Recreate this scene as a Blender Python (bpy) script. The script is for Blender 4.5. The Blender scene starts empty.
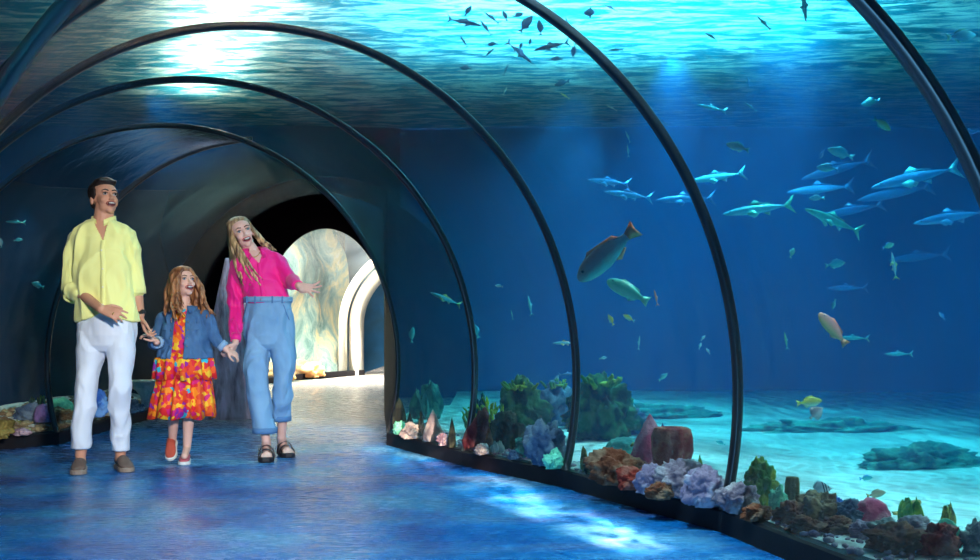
import bpy, bmesh, math, random
from mathutils import Vector, Matrix, Euler, noise
random.seed(7)
S = bpy.context.scene
C = S.collection
PI = math.pi
F_PX, HOR, CAM_H = 1020.0, 328.0, 0.89
rad = math.radians

def at(u, v, D):
    return Vector(((u - 490) / F_PX * D, D, CAM_H + (HOR - v) / F_PX * D))

def lerp(a, b, t):
    return a + (b - a) * t

def srgb(r, g, b):
    f = lambda c: (c / 255) / 12.92 if c <= 10 else ((c / 255 + 0.055) / 1.055) ** 2.4
    return (f(r), f(g), f(b), 1)

# ---------------------------------------------------------------- materials
def node_mat(name):
    m = bpy.data.materials.new(name)
    m.use_nodes = True
    nt = m.node_tree
    nt.nodes.clear()
    out = nt.nodes.new('ShaderNodeOutputMaterial')
    return m, nt, out

def nd(nt, typ, **kw):
    n = nt.nodes.new(typ)
    for k, v in kw.items():
        if k.startswith('_'):
            setattr(n, k[1:], v)
        else:
            n.inputs[k.replace('0', ' ')].default_value = v
    return n

def coords(nt, scale=(1, 1, 1), kind='Object', rot=(0, 0, 0)):
    tc = nt.nodes.new('ShaderNodeTexCoord')
    mp = nt.nodes.new('ShaderNodeMapping')
    mp.inputs['Scale'].default_value = scale
    mp.inputs['Rotation'].default_value = rot
    nt.links.new(tc.outputs[kind], mp.inputs['Vector'])
    return mp.outputs['Vector']

def ramp(nt, fac, stops, interp='LINEAR'):
    r = nt.nodes.new('ShaderNodeValToRGB')
    r.color_ramp.interpolation = interp
    el = r.color_ramp.elements
    while len(el) < len(stops):
        el.new(0.5)
    for e, (p, c) in zip(el, stops):
        e.position = p
        e.color = c if len(c) == 4 else (*c, 1)
    nt.links.new(fac, r.inputs['Fac'])
    return r.outputs['Color']

def pbr(name, col, rough=0.6, col2=None, nscale=8, metal=0.0, bump=0.0, bscale=40, spec=0.5, sss=0.0,
        stretch=(1, 1, 1), mid=0.5, width=0.25, sheen=0.0, detail=4):
    """principled material with two mottled colours and a fine bump"""
    m, nt, out = node_mat(name)
    b = nt.nodes.new('ShaderNodeBsdfPrincipled')
    b.inputs['Roughness'].default_value = rough
    b.inputs['Metallic'].default_value = metal
    b.inputs['Specular IOR Level'].default_value = spec
    if sheen:
        b.inputs['Sheen Weight'].default_value = sheen
    if sss:
        b.inputs['Subsurface Weight'].default_value = sss
        b.inputs['Subsurface Radius'].default_value = (0.012, 0.005, 0.003)
        b.inputs['Subsurface Scale'].default_value = 1.0
    c = coords(nt, stretch)
    if col2 is not None:
        n = nd(nt, 'ShaderNodeTexNoise', Scale=nscale, Detail=detail)
        nt.links.new(c, n.inputs['Vector'])
        k = ramp(nt, n.outputs['Fac'], [(mid - width, col), (mid + width, col2)])
        nt.links.new(k, b.inputs['Base Color'])
    else:
        b.inputs['Base Color'].default_value = col if len(col) == 4 else (*col, 1)
    if bump:
        n2 = nd(nt, 'ShaderNodeTexNoise', Scale=bscale, Detail=5)
        nt.links.new(c, n2.inputs['Vector'])
        bp = nd(nt, 'ShaderNodeBump', Strength=1.0, Distance=bump)
        nt.links.new(n2.outputs['Fac'], bp.inputs['Height'])
        nt.links.new(bp.outputs['Normal'], b.inputs['Normal'])
    nt.links.new(b.outputs['BSDF'], out.inputs['Surface'])
    return m

# ---------------------------------------------------------------- object helpers
def tag(o, label=None, cat=None, group=None, kind=None):
    if label: o['label'] = label
    if cat: o['category'] = cat
    if group: o['group'] = group
    if kind: o['kind'] = kind
    return o

def mesh_obj(name, verts, faces, mat=None, parent=None, smooth=True, loc=None):
    me = bpy.data.meshes.new(name)
    if loc is not None:
        verts = [Vector(v) - Vector(loc) for v in verts]
    me.from_pydata([tuple(v) for v in verts], [], faces)
    me.update()
    if mat is not None:
        for mm in (mat if isinstance(mat, (list, tuple)) else [mat]):
            me.materials.append(mm)
    if smooth:
        me.polygons.foreach_set('use_smooth', [True] * len(me.polygons))
    o = bpy.data.objects.new(name, me)
    C.objects.link(o)
    if parent is not None:
        o.parent = parent
    elif loc is not None:
        o.location = loc
    return o

def bm_obj(name, bm, mat=None, parent=None, smooth=True, loc=None):
    me = bpy.data.meshes.new(name)
    bm.normal_update()
    if loc is not None:
        bmesh.ops.translate(bm, verts=bm.verts, vec=-Vector(loc))
    bm.to_mesh(me); bm.free()
    if mat is not None:
        for mm in (mat if isinstance(mat, (list, tuple)) else [mat]):
            me.materials.append(mm)
    if smooth:
        me.polygons.foreach_set('use_smooth', [True] * len(me.polygons))
    o = bpy.data.objects.new(name, me)
    C.objects.link(o)
    if parent is not None:
        o.parent = parent
    elif loc is not None:
        o.location = loc
    return o

def empty(name, loc, rz=0.0):
    o = bpy.data.objects.new(name, None)
    o.empty_display_size = 0.1
    C.objects.link(o)
    o.location = loc
    o.rotation_euler = (0, 0, rz)
    return o

def copy_tree(o, parent=None):
    c = o.copy(); C.objects.link(c); c.parent = parent
    for ch in list(o.children):
        copy_tree(ch, c)
    return c

def grid_faces(rows, cols, wrap=False, off=0):
    f = []
    for i in range(rows - 1):
        for j in range(cols if wrap else cols - 1):
            k = (j + 1) % cols
            f.append((off + i * cols + j, off + i * cols + k, off + (i + 1) * cols + k, off + (i + 1) * cols + j))
    return f

def sweep_tube(name, pts, r, mat, parent=None, n=8, loc=None, sq=None):
    """tube along pts; sq=(w,h,normals) for a rectangular bar is done elsewhere"""
    V, Fc = [], []
    N = len(pts)
    prev = None
    for i, p in enumerate(pts):
        t = (pts[min(i + 1, N - 1)] - pts[max(i - 1, 0)]).normalized()
        a = prev if prev is not None else (Vector((0, 0, 1)) if abs(t.z) < .9 else Vector((1, 0, 0)))
        s = t.cross(a).normalized(); b = s.cross(t).normalized(); prev = b
        rr = r[i] if isinstance(r, (list, tuple)) else r
        for j in range(n):
            an = 2 * PI * j / n
            V.append(p + s * math.cos(an) * rr + b * math.sin(an) * rr)
    Fc = grid_faces(N, n, True)
    Fc.append(tuple(range(n))[::-1]); Fc.append(tuple((N - 1) * n + j for j in range(n)))
    return V, Fc
# ================================================================ the tunnel
PA, PB, PC = 1.658, 1.755, 0.60          # cross-section: half width, half height, centre height
KERB = 0.10
def prof(z0=KERB, n=65, a=PA, b=PB, c=PC):
    t0 = math.asin((z0 - c) / b)
    out = []
    for i in range(n):
        t = lerp(t0, PI - t0, i / (n - 1))
        out.append((a * math.cos(t), c + b * math.sin(t)))
    return out                            # right foot first, over the crest to the left foot

# stations along the walkway: centre x, y and heading; the six rib planes are A..F
ST = [(0.10, -4.2, 0.0), (0.05, -2.6, 0.0), (0.02, -1.0, 0.02), (0.0, 0.8, 0.12), (-0.02, 2.0, 0.16),
      (-0.162, 3.004, 0.11), (-0.48, 3.908, -0.348), (-1.022, 5.018, -0.442),
      (-1.674, 6.074, -0.333), (-2.331, 7.429, -0.209), (-1.72, 7.95, -0.10), (-1.75, 10.8, 0.0)]
RIBS = {'A': 5, 'B': 6, 'C': 7, 'D': 8, 'E': 9, 'F': 10}
XCUT = -0.74                              # past rib E the opaque service wall closes the inner side

def stp(st, s, z):
    X, Y, th = st
    return Vector((X + s * math.cos(th), Y - s * math.sin(th), z))

def panel(i, j, n=65, sub=7, z0=KERB, grow=0.0):
    """grid of points between two stations"""
    rows = []
    a, b = ST[i], ST[j]
    for k in range(sub + 1):
        t = k / sub
        rows.append([lerp(stp(a, s * (1 + grow), z + grow * (z - PC)), stp(b, s * (1 + grow), z + grow * (z - PC)), t) for s, z in prof(z0, n)])
    return rows

# --- acrylic: clear, faintly tinted, with soft reflections broken by long shallow waves
def acrylic_mat(name, tint=(0.93, 0.985, 1.0), wav=0.010, refl=1.0, haze=0.10):
    """u runs round the arch, v along the walkway: waves and painted haze streaks follow the bent sheet"""
    m, nt, out = node_mat(name)
    tr = nd(nt, 'ShaderNodeBsdfTransparent', Color=(*tint, 1))
    gl = nd(nt, 'ShaderNodeBsdfGlossy', Roughness=0.06, Color=(0.9, 0.95, 1, 1))
    fr = nd(nt, 'ShaderNodeFresnel', IOR=1.30)
    n = nd(nt, 'ShaderNodeTexNoise', Scale=1.0, Detail=8, Roughness=0.65, Distortion=0.3)
    nt.links.new(coords(nt, (2.2, 9.0, 1), 'UV'), n.inputs['Vector'])
    bp = nd(nt, 'ShaderNodeBump', Strength=1.0, Distance=wav)
    nt.links.new(n.outputs['Fac'], bp.inputs['Height'])
    nt.links.new(bp.outputs['Normal'], gl.inputs['Normal'])
    nt.links.new(bp.outputs['Normal'], fr.inputs['Normal'])
    mu = nd(nt, 'ShaderNodeMath', _operation='MULTIPLY'); mu.inputs[1].default_value = refl
    nt.links.new(fr.outputs['Fac'], mu.inputs[0])
    mx = nt.nodes.new('ShaderNodeMixShader')
    nt.links.new(mu.outputs[0], mx.inputs['Fac'])
    nt.links.new(tr.outputs[0], mx.inputs[1]); nt.links.new(gl.outputs[0], mx.inputs[2])
    # milky streaks painted in for haze and reflections on the sheet
    df = nd(nt, 'ShaderNodeBsdfTranslucent', Color=(0.70, 0.85, 0.88, 1)); dd = nd(nt, 'ShaderNodeBsdfDiffuse', Color=(0.70, 0.85, 0.88, 1))
    dm = nt.nodes.new('ShaderNodeMixShader'); dm.inputs[0].default_value = 0.5
    nt.links.new(df.outputs[0], dm.inputs[1]); nt.links.new(dd.outputs[0], dm.inputs[2])
    n2 = nd(nt, 'ShaderNodeTexNoise', Scale=1.0, Detail=7, Roughness=0.7, Distortion=0.5)
    nt.links.new(coords(nt, (1.6, 16.0, 1), 'UV'), n2.inputs['Vector'])
    k = ramp(nt, n2.outputs['Fac'], [(0.40, (haze * .12,) * 3), (0.62, (haze * .5,) * 3), (0.74, (haze,) * 3)])
    m3 = nt.nodes.new('ShaderNodeMixShader')
    nt.links.new(k, m3.inputs[0]); nt.links.new(mx.outputs[0], m3.inputs[1]); nt.links.new(dm.outputs[0], m3.inputs[2])
    nt.links.new(m3.outputs[0], out.inputs['Surface'])
    return m
def add_uv(o, cols, rows):
    """grid uv: u over the columns, v over the rows, in metres along the walkway"""
    me = o.data; uv = me.uv_layers.new(name='UVMap')
    for lp in me.loops:
        i = lp.vertex_index
        uv.data[lp.index].uv = ((i % cols) / (cols - 1) * 5.0, me.vertices[i].co.y)
    return o
M_ACRYL = acrylic_mat('acrylic')
M_ACRYL_OLD = acrylic_mat('acrylic_worn', wav=0.03, refl=0.035, haze=0.16)  # reflection turned down, painted haze turned up for the far sheet

def cutx(rows, k0):
    return rows

# panels: station pairs that each hold one bent acrylic sheet
pairs = [(2, 3), (3, 4), (4, 5), (5, 6), (6, 7), (7, 8), (8, 9)]
for wn, (i, j) in enumerate(pairs):
    V = [p for r in panel(i, j) for p in r]
    o = mesh_obj('window_%d' % (wn + 1), V, grid_faces(8, 65), M_ACRYL)
    add_uv(o, 65, 8)
    tag(o, kind='structure')
def pts_between(st, sa, sb, n):
    """points of the cross-section of a station from offset sa to sb over the crest side"""
    out = []
    t0 = math.asin((KERB - PC) / PB)
    ta = math.acos(max(-1, min(1, sa / PA))); tb = math.acos(max(-1, min(1, sb / PA)))
    if sa <= -prof()[0][0] + 1e-3: ta = PI - t0
    if sb >= prof()[0][0] - 1e-3: tb = t0
    for k in range(n):
        t = lerp(ta, tb, k / (n - 1)); out.append(stp(st, PA * math.cos(t), PC + PB * math.sin(t)))
    return out
FOOT = prof()[0][0]
SE, SF, SK = 0.57, -0.15, 1.08
def loft2(name, A, B, mat, sub=6):
    V = [lerp(p, q, k / sub) for k in range(sub + 1) for p, q in zip(A, B)]
    return tag(add_uv(mesh_obj(name, V, grid_faces(sub + 1, len(A)), mat), len(A), sub + 1), kind='structure')
loft2('window_8', pts_between(ST[9], -FOOT, SE, 49), pts_between(ST[10], -FOOT, SF, 49), M_ACRYL)
GA, GB_, GZC, GX0, GY0, XIN = 1.42, 1.71, 0.60, -1.75, 10.80, -1.12
def gpt(t):
    return Vector((min(GX0 + GA * math.cos(t), XIN), GY0, GZC + GB_ * math.sin(t)))
tg = math.asin((KERB - GZC) / GB_)
ta_, tb_, tc_ = PI - tg, rad(72), tg
K = pts_between(ST[10], -FOOT, SF, 49) + pts_between(ST[9], SE, SK, 16)
loft2('window_9', K, [gpt(lerp(ta_, tb_, k / 64)) for k in range(65)], M_ACRYL_OLD, 10)
# --- ribs
M_RIB = pbr('rib_rubber', (0.012, 0.013, 0.018, 1), 0.28, (0.03, 0.028, 0.03, 1), 5, spec=0.45)
M_RIB_GREY = pbr('rib_steel', (0.10, 0.105, 0.11, 1), 0.35, (0.17, 0.15, 0.14, 1), 4, metal=0.3)
def rib(name, st, w, d, mat, cut=None, z0=KERB - 0.005, a=PA, b=PB):
    """rounded rectangular bar that follows the arch, w along the tunnel, d across"""
    P = prof(z0, 97, a, b)
    X, Y, th = st
    fw = Vector((math.sin(th), math.cos(th), 0))
    sec = []
    for q in range(12):
        an = 2 * PI * q / 12
        sx = math.copysign(abs(math.cos(an)) ** 0.6, math.cos(an)); sy = math.copysign(abs(math.sin(an)) ** 0.6, math.sin(an))
        sec.append((sx * w / 2, sy * d / 2))
    V = []; cnt = 0
    for k, (s, z) in enumerate(P):
        c = stp(st, s, z)
        if cut is not None and s > cut: continue
        s2, z2 = P[min(k + 1, 96)]; s1, z1 = P[max(k - 1, 0)]
        tx, tz = s2 - s1, z2 - z1; L = math.hypot(tx, tz)
        nrm = Vector((math.cos(th) * tz / L, -math.sin(th) * tz / L, -tx / L))
        for e, g in sec:
            V.append(c + fw * e - nrm * (g - d * 0.25))
        cnt += 1
    Fc = grid_faces(cnt, 12, True)
    Fc.append(tuple(range(12))); Fc.append(tuple((cnt - 1) * 12 + q for q in range(12))[::-1])
    o = mesh_obj(name, V, Fc, mat)
    return o
RIBLAB = {
 'A': 'thick grey arch rib nearest the camera, cutting the upper corner of the picture',
 'B': 'dark arch rib second from the camera, landing beside the mauve rocks',
 'C': 'dark arch rib third from the camera, landing in the dark reef',
 'D': 'dark arch rib fourth from the camera, landing beside the tall green corals',
 'E': 'black arch rib framing the whole family and the bright doorway',
 'F': 'short far rib rising behind the man and meeting the crest of the family arch'}
for k, (q, si) in enumerate(RIBS.items()):
    w, d, mt = {'A': (0.062, 0.045, M_RIB_GREY), 'B': (0.046, 0.040, M_RIB), 'C': (0.042, 0.04, M_RIB), 'D': (0.042, 0.04, M_RIB),
                'E': (0.040, 0.04, M_RIB), 'F': (0.04, 0.04, M_RIB)}[q]
    o = rib('trim_%d' % (k + 1), ST[si], w, d, mt, cut=-0.1 if q == 'F' else None)
    tag(o, RIBLAB[q], kind='structure')

# --- kerbs
M_KERB = pbr('kerb_paint', (0.004, 0.004, 0.007, 1), 0.6, (0.009, 0.008, 0.012, 1), 12, bump=0.0006, bscale=60, spec=0.2)
def kerb(name, side, sts):
    s0 = prof()[0][0]
    sec = [(-0.012, 0.0), (-0.010, KERB - 0.012), (-0.002, KERB - 0.001), (0.012, KERB), (0.055, KERB), (0.06, KERB - 0.02), (0.06, -0.05), (-0.012, -0.05)]
    V = []; n = 0
    for a, b in zip(sts[:-1], sts[1:]):
        for k in range(8 if b is not sts[-1] else 9):
            t = k / 8
            for e, z in sec:
                V.append(lerp(stp(a, side * (s0 + e), z), stp(b, side * (s0 + e), z), t))
            n += 1
    Fc = grid_faces(n, len(sec), True)
    Fc.append(tuple(range(len(sec)))); Fc.append(tuple((n - 1) * len(sec) + q for q in range(len(sec))))
    return tag(mesh_obj(name, V, Fc, M_KERB, smooth=False), kind='structure')
kerb('baseboard_right', 1, ST[2:10])
kerb('baseboard_left', -1, ST[2:12])

# --- floor: blue sealed screed, turning grey towards the dark portal
def floor_mat():
    m, nt, out = node_mat('floor_screed')
    b = nd(nt, 'ShaderNodeBsdfPrincipled', Roughness=0.22)
    b.inputs['Specular IOR Level'].default_value = 0.55
    c = coords(nt, (1, 1, 1))
    n = nd(nt, 'ShaderNodeTexNoise', Scale=1.3, Detail=6, Roughness=0.62)
    nt.links.new(c, n.inputs['Vector'])
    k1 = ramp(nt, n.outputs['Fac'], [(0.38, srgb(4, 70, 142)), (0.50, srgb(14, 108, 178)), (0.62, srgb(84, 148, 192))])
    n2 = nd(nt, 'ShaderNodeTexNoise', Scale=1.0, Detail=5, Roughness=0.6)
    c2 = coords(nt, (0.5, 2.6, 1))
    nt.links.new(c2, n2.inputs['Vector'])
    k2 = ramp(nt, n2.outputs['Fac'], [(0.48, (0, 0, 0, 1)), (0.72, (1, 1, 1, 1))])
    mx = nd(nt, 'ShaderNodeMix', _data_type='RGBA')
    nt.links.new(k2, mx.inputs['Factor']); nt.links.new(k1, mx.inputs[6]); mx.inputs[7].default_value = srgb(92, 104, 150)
    # colour turns to plain grey along the walkway
    sp = nt.nodes.new('ShaderNodeSeparateXYZ'); nt.links.new(coords(nt), sp.inputs[0])
    mr = nd(nt, 'ShaderNodeMapRange'); mr.inputs['From Min'].default_value = 9.0; mr.inputs['From Max'].default_value = 10.2
    nt.links.new(sp.outputs['Y'], mr.inputs['Value'])
    mx2 = nd(nt, 'ShaderNodeMix', _data_type='RGBA')
    nt.links.new(mr.outputs[0], mx2.inputs['Factor']); nt.links.new(mx.outputs[2], mx2.inputs[6]); mx2.inputs[7].default_value = srgb(150, 146, 140)
    nt.links.new(mx2.outputs[2], b.inputs['Base Color'])
    # trowel marks and scuffs
    w = nd(nt, 'ShaderNodeTexNoise', Scale=9, Detail=6, Roughness=0.7)
    nt.links.new(coords(nt, (1, 2.2, 1)), w.inputs['Vector'])
    bp = nd(nt, 'ShaderNodeBump', Strength=1.0, Distance=0.006)
    nt.links.new(w.outputs['Fac'], bp.inputs['Height']); nt.links.new(bp.outputs['Normal'], b.inputs['Normal'])
    rr = ramp(nt, w.outputs['Fac'], [(0.35, (0.14, 0.14, 0.14, 1)), (0.65, (0.36, 0.36, 0.36, 1))])
    nt.links.new(rr, b.inputs['Roughness'])
    nt.links.new(b.outputs[0], out.inputs['Surface'])
    return m
M_FLOOR = floor_mat()
s0 = prof()[0][0] - 0.0
V = []
fst = ST[2:12] + [(-2.05, 13.0, 0.0), (-2.2, 15.0, 0.0), (-0.9, 19.2, 0.0), (-0.9, 24.0, 0.0)]
fl_rows = 0
for k, st in enumerate(fst):
    for q in range(9):
        s = lerp(-s0, s0, q / 8)
        V.append(stp(st, s, 0.0))
    fl_rows += 1
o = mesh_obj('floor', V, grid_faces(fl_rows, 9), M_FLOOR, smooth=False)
tag(o, kind='structure')

# --- service wall on the inner side past rib E, and the dark splayed portal
M_DARK = pbr('dark_cladding', (0.004, 0.004, 0.006, 1), 0.7, (0.010, 0.011, 0.018, 1), 3, bump=0.004, bscale=7, spec=0.15)
loft2('wall_right', pts_between(ST[9], SK, FOOT, 24) + [stp(ST[9], FOOT, -0.05)], [gpt(lerp(tb_, tc_, k / 23)) for k in range(24)] + [Vector((XIN, GY0, -0.05))], M_DARK)

# portal: front outline = end of the acrylic, back outline = small bright opening
def arch_pts(cx, y, a, ztop, zc, n=49, zb=0.0, xmax=None):
    b = ztop - zc
    pts = []
    for k in range(n):
        t = lerp(0, PI, k / (n - 1))
        x = cx + a * math.cos(t)
        if xmax is not None: x = min(x, xmax)
        pts.append(Vector((x, y, zc + b * math.sin(t))))
    return [Vector((pts[0].x, y, zb)), Vector((pts[0].x, y, (zb + zc) / 2))] + pts + [Vector((pts[-1].x, y, (zb + zc) / 2)), Vector((pts[-1].x, y, zb))]
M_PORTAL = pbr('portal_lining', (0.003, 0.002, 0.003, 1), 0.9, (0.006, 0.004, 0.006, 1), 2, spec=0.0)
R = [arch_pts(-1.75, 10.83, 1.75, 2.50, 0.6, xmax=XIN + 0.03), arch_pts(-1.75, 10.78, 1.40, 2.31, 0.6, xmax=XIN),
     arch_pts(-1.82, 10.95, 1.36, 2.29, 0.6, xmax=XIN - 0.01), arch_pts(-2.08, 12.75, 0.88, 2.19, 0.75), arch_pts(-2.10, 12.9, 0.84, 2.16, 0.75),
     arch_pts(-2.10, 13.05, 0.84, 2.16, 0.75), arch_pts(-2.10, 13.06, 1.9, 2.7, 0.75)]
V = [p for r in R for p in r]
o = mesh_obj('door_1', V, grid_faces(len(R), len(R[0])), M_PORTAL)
tag(o, 'dark splayed archway round the bright far opening', kind='structure')
# ================================================================ the bright far hall
M_WHITE = pbr('white_gelcoat', (0.80, 0.76, 0.70, 1), 0.35, (0.72, 0.66, 0.58, 1), 3)
def far_panel():
    sts = [(-2.1, 13.1, -0.05), (-2.2, 15.0, 0.25), (-1.7, 17.2, 0.25), (-0.80, 19.2, 0.05)]
    V = []; n = 0
    for a, b in zip(sts[:-1], sts[1:]):
        for k in range(8 if b is not sts[-1] else 9):
            t = k / 8
            for s, z in prof(): V.append(lerp(stp(a, s, z), stp(b, s, z), t))
            n += 1
    return V, grid_faces(n, 65), sts
V, Fc, FST = far_panel()
tag(add_uv(mesh_obj('window_10', V, Fc, M_ACRYL), 65, 25), kind='structure')
# kerb of the far hall
s0 = prof()[0][0]
for side, nm in ((-1, 'baseboard_far_left'), (1, 'baseboard_far_right')):
    V = []
    for st in FST:
        for e, z in ((-0.02, 0), (-0.02, 0.1), (0.12, 0.1), (0.12, -0.02)):
            V.append(stp(st, side * (s0 + e), z))
    tag(mesh_obj(nm, V, grid_faces(len(FST), 4, True), M_KERB, smooth=False), kind='structure')
# white collar: a deep arch band
def band(name, cx, y0, y1, a, ztop, zc, th_, mat):
    A = arch_pts(cx, y0, a, ztop, zc); B = arch_pts(cx, y0, a + th_, ztop + th_, zc)
    A2 = [p + Vector((0, y1 - y0, 0)) for p in A]; B2 = [p + Vector((0, y1 - y0, 0)) for p in B]
    V = A + B + B2 + A2
    n = len(A)
    f = grid_faces(4, n) + [(3 * n + j, 3 * n + j + 1, j + 1, j) for j in range(n - 1)]
    return mesh_obj(name, V, f, mat)
o = band('trim_7', -0.80, 19.0, 19.9, 1.66, 2.30, 0.95, 0.16, M_WHITE)
tag(o, 'curved white arch collar at the far end of the bright hall', kind='structure')
o = band('trim_8', -0.80, 18.86, 19.0, 1.86, 2.50, 0.95, 0.14, pbr('cream_lip', (0.85, 0.72, 0.55, 1), 0.4))
tag(o, 'cream outer lip of the white arch collar', kind='structure')
# painted rockwork behind the far glass
def mural_mat():
    m, nt, out = node_mat('far_rockwork')
    b = nd(nt, 'ShaderNodeBsdfPrincipled', Roughness=0.8)
    c = coords(nt, (1.0, 1.0, 0.55), rot=(0.3, 0.4, 0))
    n = nd(nt, 'ShaderNodeTexNoise', Scale=1.5, Detail=9, Roughness=0.68, Distortion=0.8)
    nt.links.new(c, n.inputs['Vector'])
    k = ramp(nt, n.outputs['Fac'], [(0.30, srgb(50, 80, 74)), (0.44, srgb(110, 150, 145)), (0.52, srgb(160, 185, 175)), (0.60, srgb(230, 215, 160)), (0.68, srgb(245, 240, 225))])
    nt.links.new(k, b.inputs['Base Color'])
    bp = nd(nt, 'ShaderNodeBump', Strength=1.0, Distance=0.08); nt.links.new(n.outputs['Fac'], bp.inputs['Height']); nt.links.new(bp.outputs['Normal'], b.inputs['Normal'])
    nt.links.new(b.outputs[0], out.inputs['Surface'])
    return m
M_MURAL = mural_mat()
V = []
NX, NZ = 40, 18
for i in range(NX):
    t = i / (NX - 1)
    base = lerp(Vector((-6.8, 13.4, 0)), Vector((-3.2, 22.5, 0)), t)
    for j in range(NZ):
        p = base + Vector((0, 0, -0.2 + 4.2 * j / (NZ - 1)))
        q = noise.noise(p * 0.8) * 0.5 + noise.noise(p * 2.1) * 0.2
        V.append(p + Vector((-0.9, 0.4, 0)) * q)
tag(mesh_obj('wall_far', V, grid_faces(NX, NZ), M_MURAL), kind='structure')
V = []
for i in range(20):
    for j in range(12):
        V.append(Vector((lerp(-3.4, 4, i / 19), 24 + 0.5 * noise.noise(Vector((i * .5, j * .5, 3))), lerp(-0.2, 4, j / 11))))
tag(mesh_obj('wall_end', V, grid_faces(20, 12), pbr('far_blue', srgb(30, 110, 160), 0.7, srgb(20, 70, 90), 1.5)), kind='structure')
# black-out shell round the bright hall so that its light stays inside
V = []
for (x, y) in ((-7.5, 13.1), (-7.5, 25), (3, 25), (3, 13.1)):
    V += [Vector((x, y, -0.3)), Vector((x, y, 4.2))]
sh = [(0, 1, 3, 2), (2, 3, 5, 4), (4, 5, 7, 6), (1, 7, 5, 3)]
tag(mesh_obj('wall_shell', V, sh, M_DARK, smooth=False), kind='structure')
# partition with the hole of the portal in it
B = arch_pts(-2.10, 13.08, 1.85, 2.66, 0.75)
O = []
for p in B:
    dx, dz = p.x + 2.1, p.z - 0.75
    k = min((5.0 / abs(dx)) if abs(dx) > 1e-6 else 99, (3.45 / dz) if dz > 1e-6 else 99)
    O.append(Vector((-2.1 + dx * k, 13.08, max(0.75 + dz * k, -0.3) if dz > 0 else p.z)))
tag(mesh_obj('wall_partition', B + O, grid_faces(2, len(B)), M_DARK, smooth=False), kind='structure')

# low orange corals behind the far kerb
for k, (x, y, c_, lb) in enumerate(((-4.05, 16.0, (235, 150, 60), 'leftmost low orange coral behind the bright far glass'), (-3.75, 16.9, (240, 190, 90), 'yellow orange coral in the middle behind the bright far glass'), (-3.35, 17.9, (235, 140, 70), 'orange coral nearest the white collar behind the bright far glass'))):
    bm = bmesh.new(); bmesh.ops.create_icosphere(bm, subdivisions=4, radius=1)
    for v in bm.verts:
        q = v.co.copy(); n_ = noise.noise(q * 2 + Vector((k * 5, 0, 0))) + .5 * noise.noise(q * 5)
        v.co = Vector((q.x * .42, q.y * .3, max(q.z, -.4) * .20)) * (1 + .4 * n_)
    o = bm_obj('far_coral', bm, pbr('far_coral_%d' % k, srgb(*c_), .8, srgb(250, 215, 150), 6)); o.location = (x, y, 0.12)
    o.name = 'mound_coral'
    tag(o, lb, 'coral', 'corals behind the far glass')
# ================================================================ the tank
SURF = 3.45
XL, XR, YN, YF = -9.5, 13.0, -4.0, 13.04
# sand bed with gentle dunes and ripples, outside the tunnel only
def foot_line():
    return [(st, stp(st, 1.66, 0)) for st in ST]
def tunnel_dist(x, y):
    """signed distance outside the walkway (rough): distance to centre polyline minus half width"""
    best = 9e9
    for a, b in zip(ST[:-1], ST[1:]):
        ax, ay, bx, by = a[0], a[1], b[0], b[1]
        dx, dy = bx - ax, by - ay
        t = max(0, min(1, ((x - ax) * dx + (y - ay) * dy) / (dx * dx + dy * dy)))
        best = min(best, math.hypot(x - ax - t * dx, y - ay - t * dy))
    return best - 1.60
def sand_h(x, y):
    d = tunnel_dist(x, y)
    h = 0.085 + 0.04 * noise.noise(Vector((x * 0.7, y * 0.7, 0))) * min(1, max(0, d))
    return h + 0.0
M_SAND = None
def sand_mat():
    m, nt, out = node_mat('coral_sand')
    b = nd(nt, 'ShaderNodeBsdfPrincipled', Roughness=0.9)
    c = coords(nt, (1, 1, 1))
    n = nd(nt, 'ShaderNodeTexNoise', Scale=1.1, Detail=5, Roughness=0.55)
    nt.links.new(c, n.inputs['Vector'])
    k = ramp(nt, n.outputs['Fac'], [(0.30, srgb(150, 150, 140)), (0.55, srgb(225, 220, 210)), (0.75, srgb(240, 238, 230))])
    nt.links.new(k, b.inputs['Base Color'])
    w = nd(nt, 'ShaderNodeTexWave', Scale=2.2, Distortion=7, Detail=3)
    nt.links.new(coords(nt, (0.7, 1.6, 1)), w.inputs['Vector'])
    bp = nd(nt, 'ShaderNodeBump', Strength=1.0, Distance=0.05)
    nt.links.new(w.outputs['Fac'], bp.inputs['Height']); nt.links.new(bp.outputs['Normal'], b.inputs['Normal'])
    nt.links.new(b.outputs[0], out.inputs['Surface'])
    return m
M_SAND = sand_mat()
# strips that follow the two kerbs, then a wide field beyond them
def apron(side, sts, widths=(0.02, 0.12, 0.3, 0.6, 1.0)):
    A = []; n = 0
    for a, b in zip(sts[:-1], sts[1:]):
        for k in range(12 if b is not sts[-1] else 13):
            t = k / 12
            for wd in widths:
                p = lerp(stp(a, side * (FOOT + 0.02 + wd), 0), stp(b, side * (FOOT + 0.02 + wd), 0), t)
                p.z = 0.102 + 0.035 * noise.noise(Vector((p.x * 5, p.y * 5, 2))) * (1 if wd > .05 else 0.3) + (0.0 if wd < 0.7 else -0.03) - (0.05 if wd > 0.9 else 0)
                if side < 0: p.z += 0.26 * min(wd, .6) * (1 if wd < .9 else .4)
                A.append(p)
            n += 1
    return A, grid_faces(n, len(widths))
V, Fc = apron(1, ST[3:10])
V2, F2 = apron(-1, ST[3:12]); Fc += [tuple(q + len(V) for q in f) for f in F2]; V += V2
GX, GY = 120, 120
off = len(V); keep = []
for i in range(GX):
    for j in range(GY):
        x = lerp(XL, XR, i / (GX - 1)); y = lerp(YN, YF, j / (GY - 1))
        d = tunnel_dist(x, y)
        V.append(Vector((x, y, sand_h(x, y) - (0.02 if d < 0.8 else 0)))); keep.append((d > 0.30 or (y > 7.9 and x > -0.95)) and not (y > 10.9 and -3.6 < x < -0.6))
Fc += [tuple(off + q for q in f) for f in grid_faces(GX, GY) if all(keep[q] for q in f)]
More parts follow.
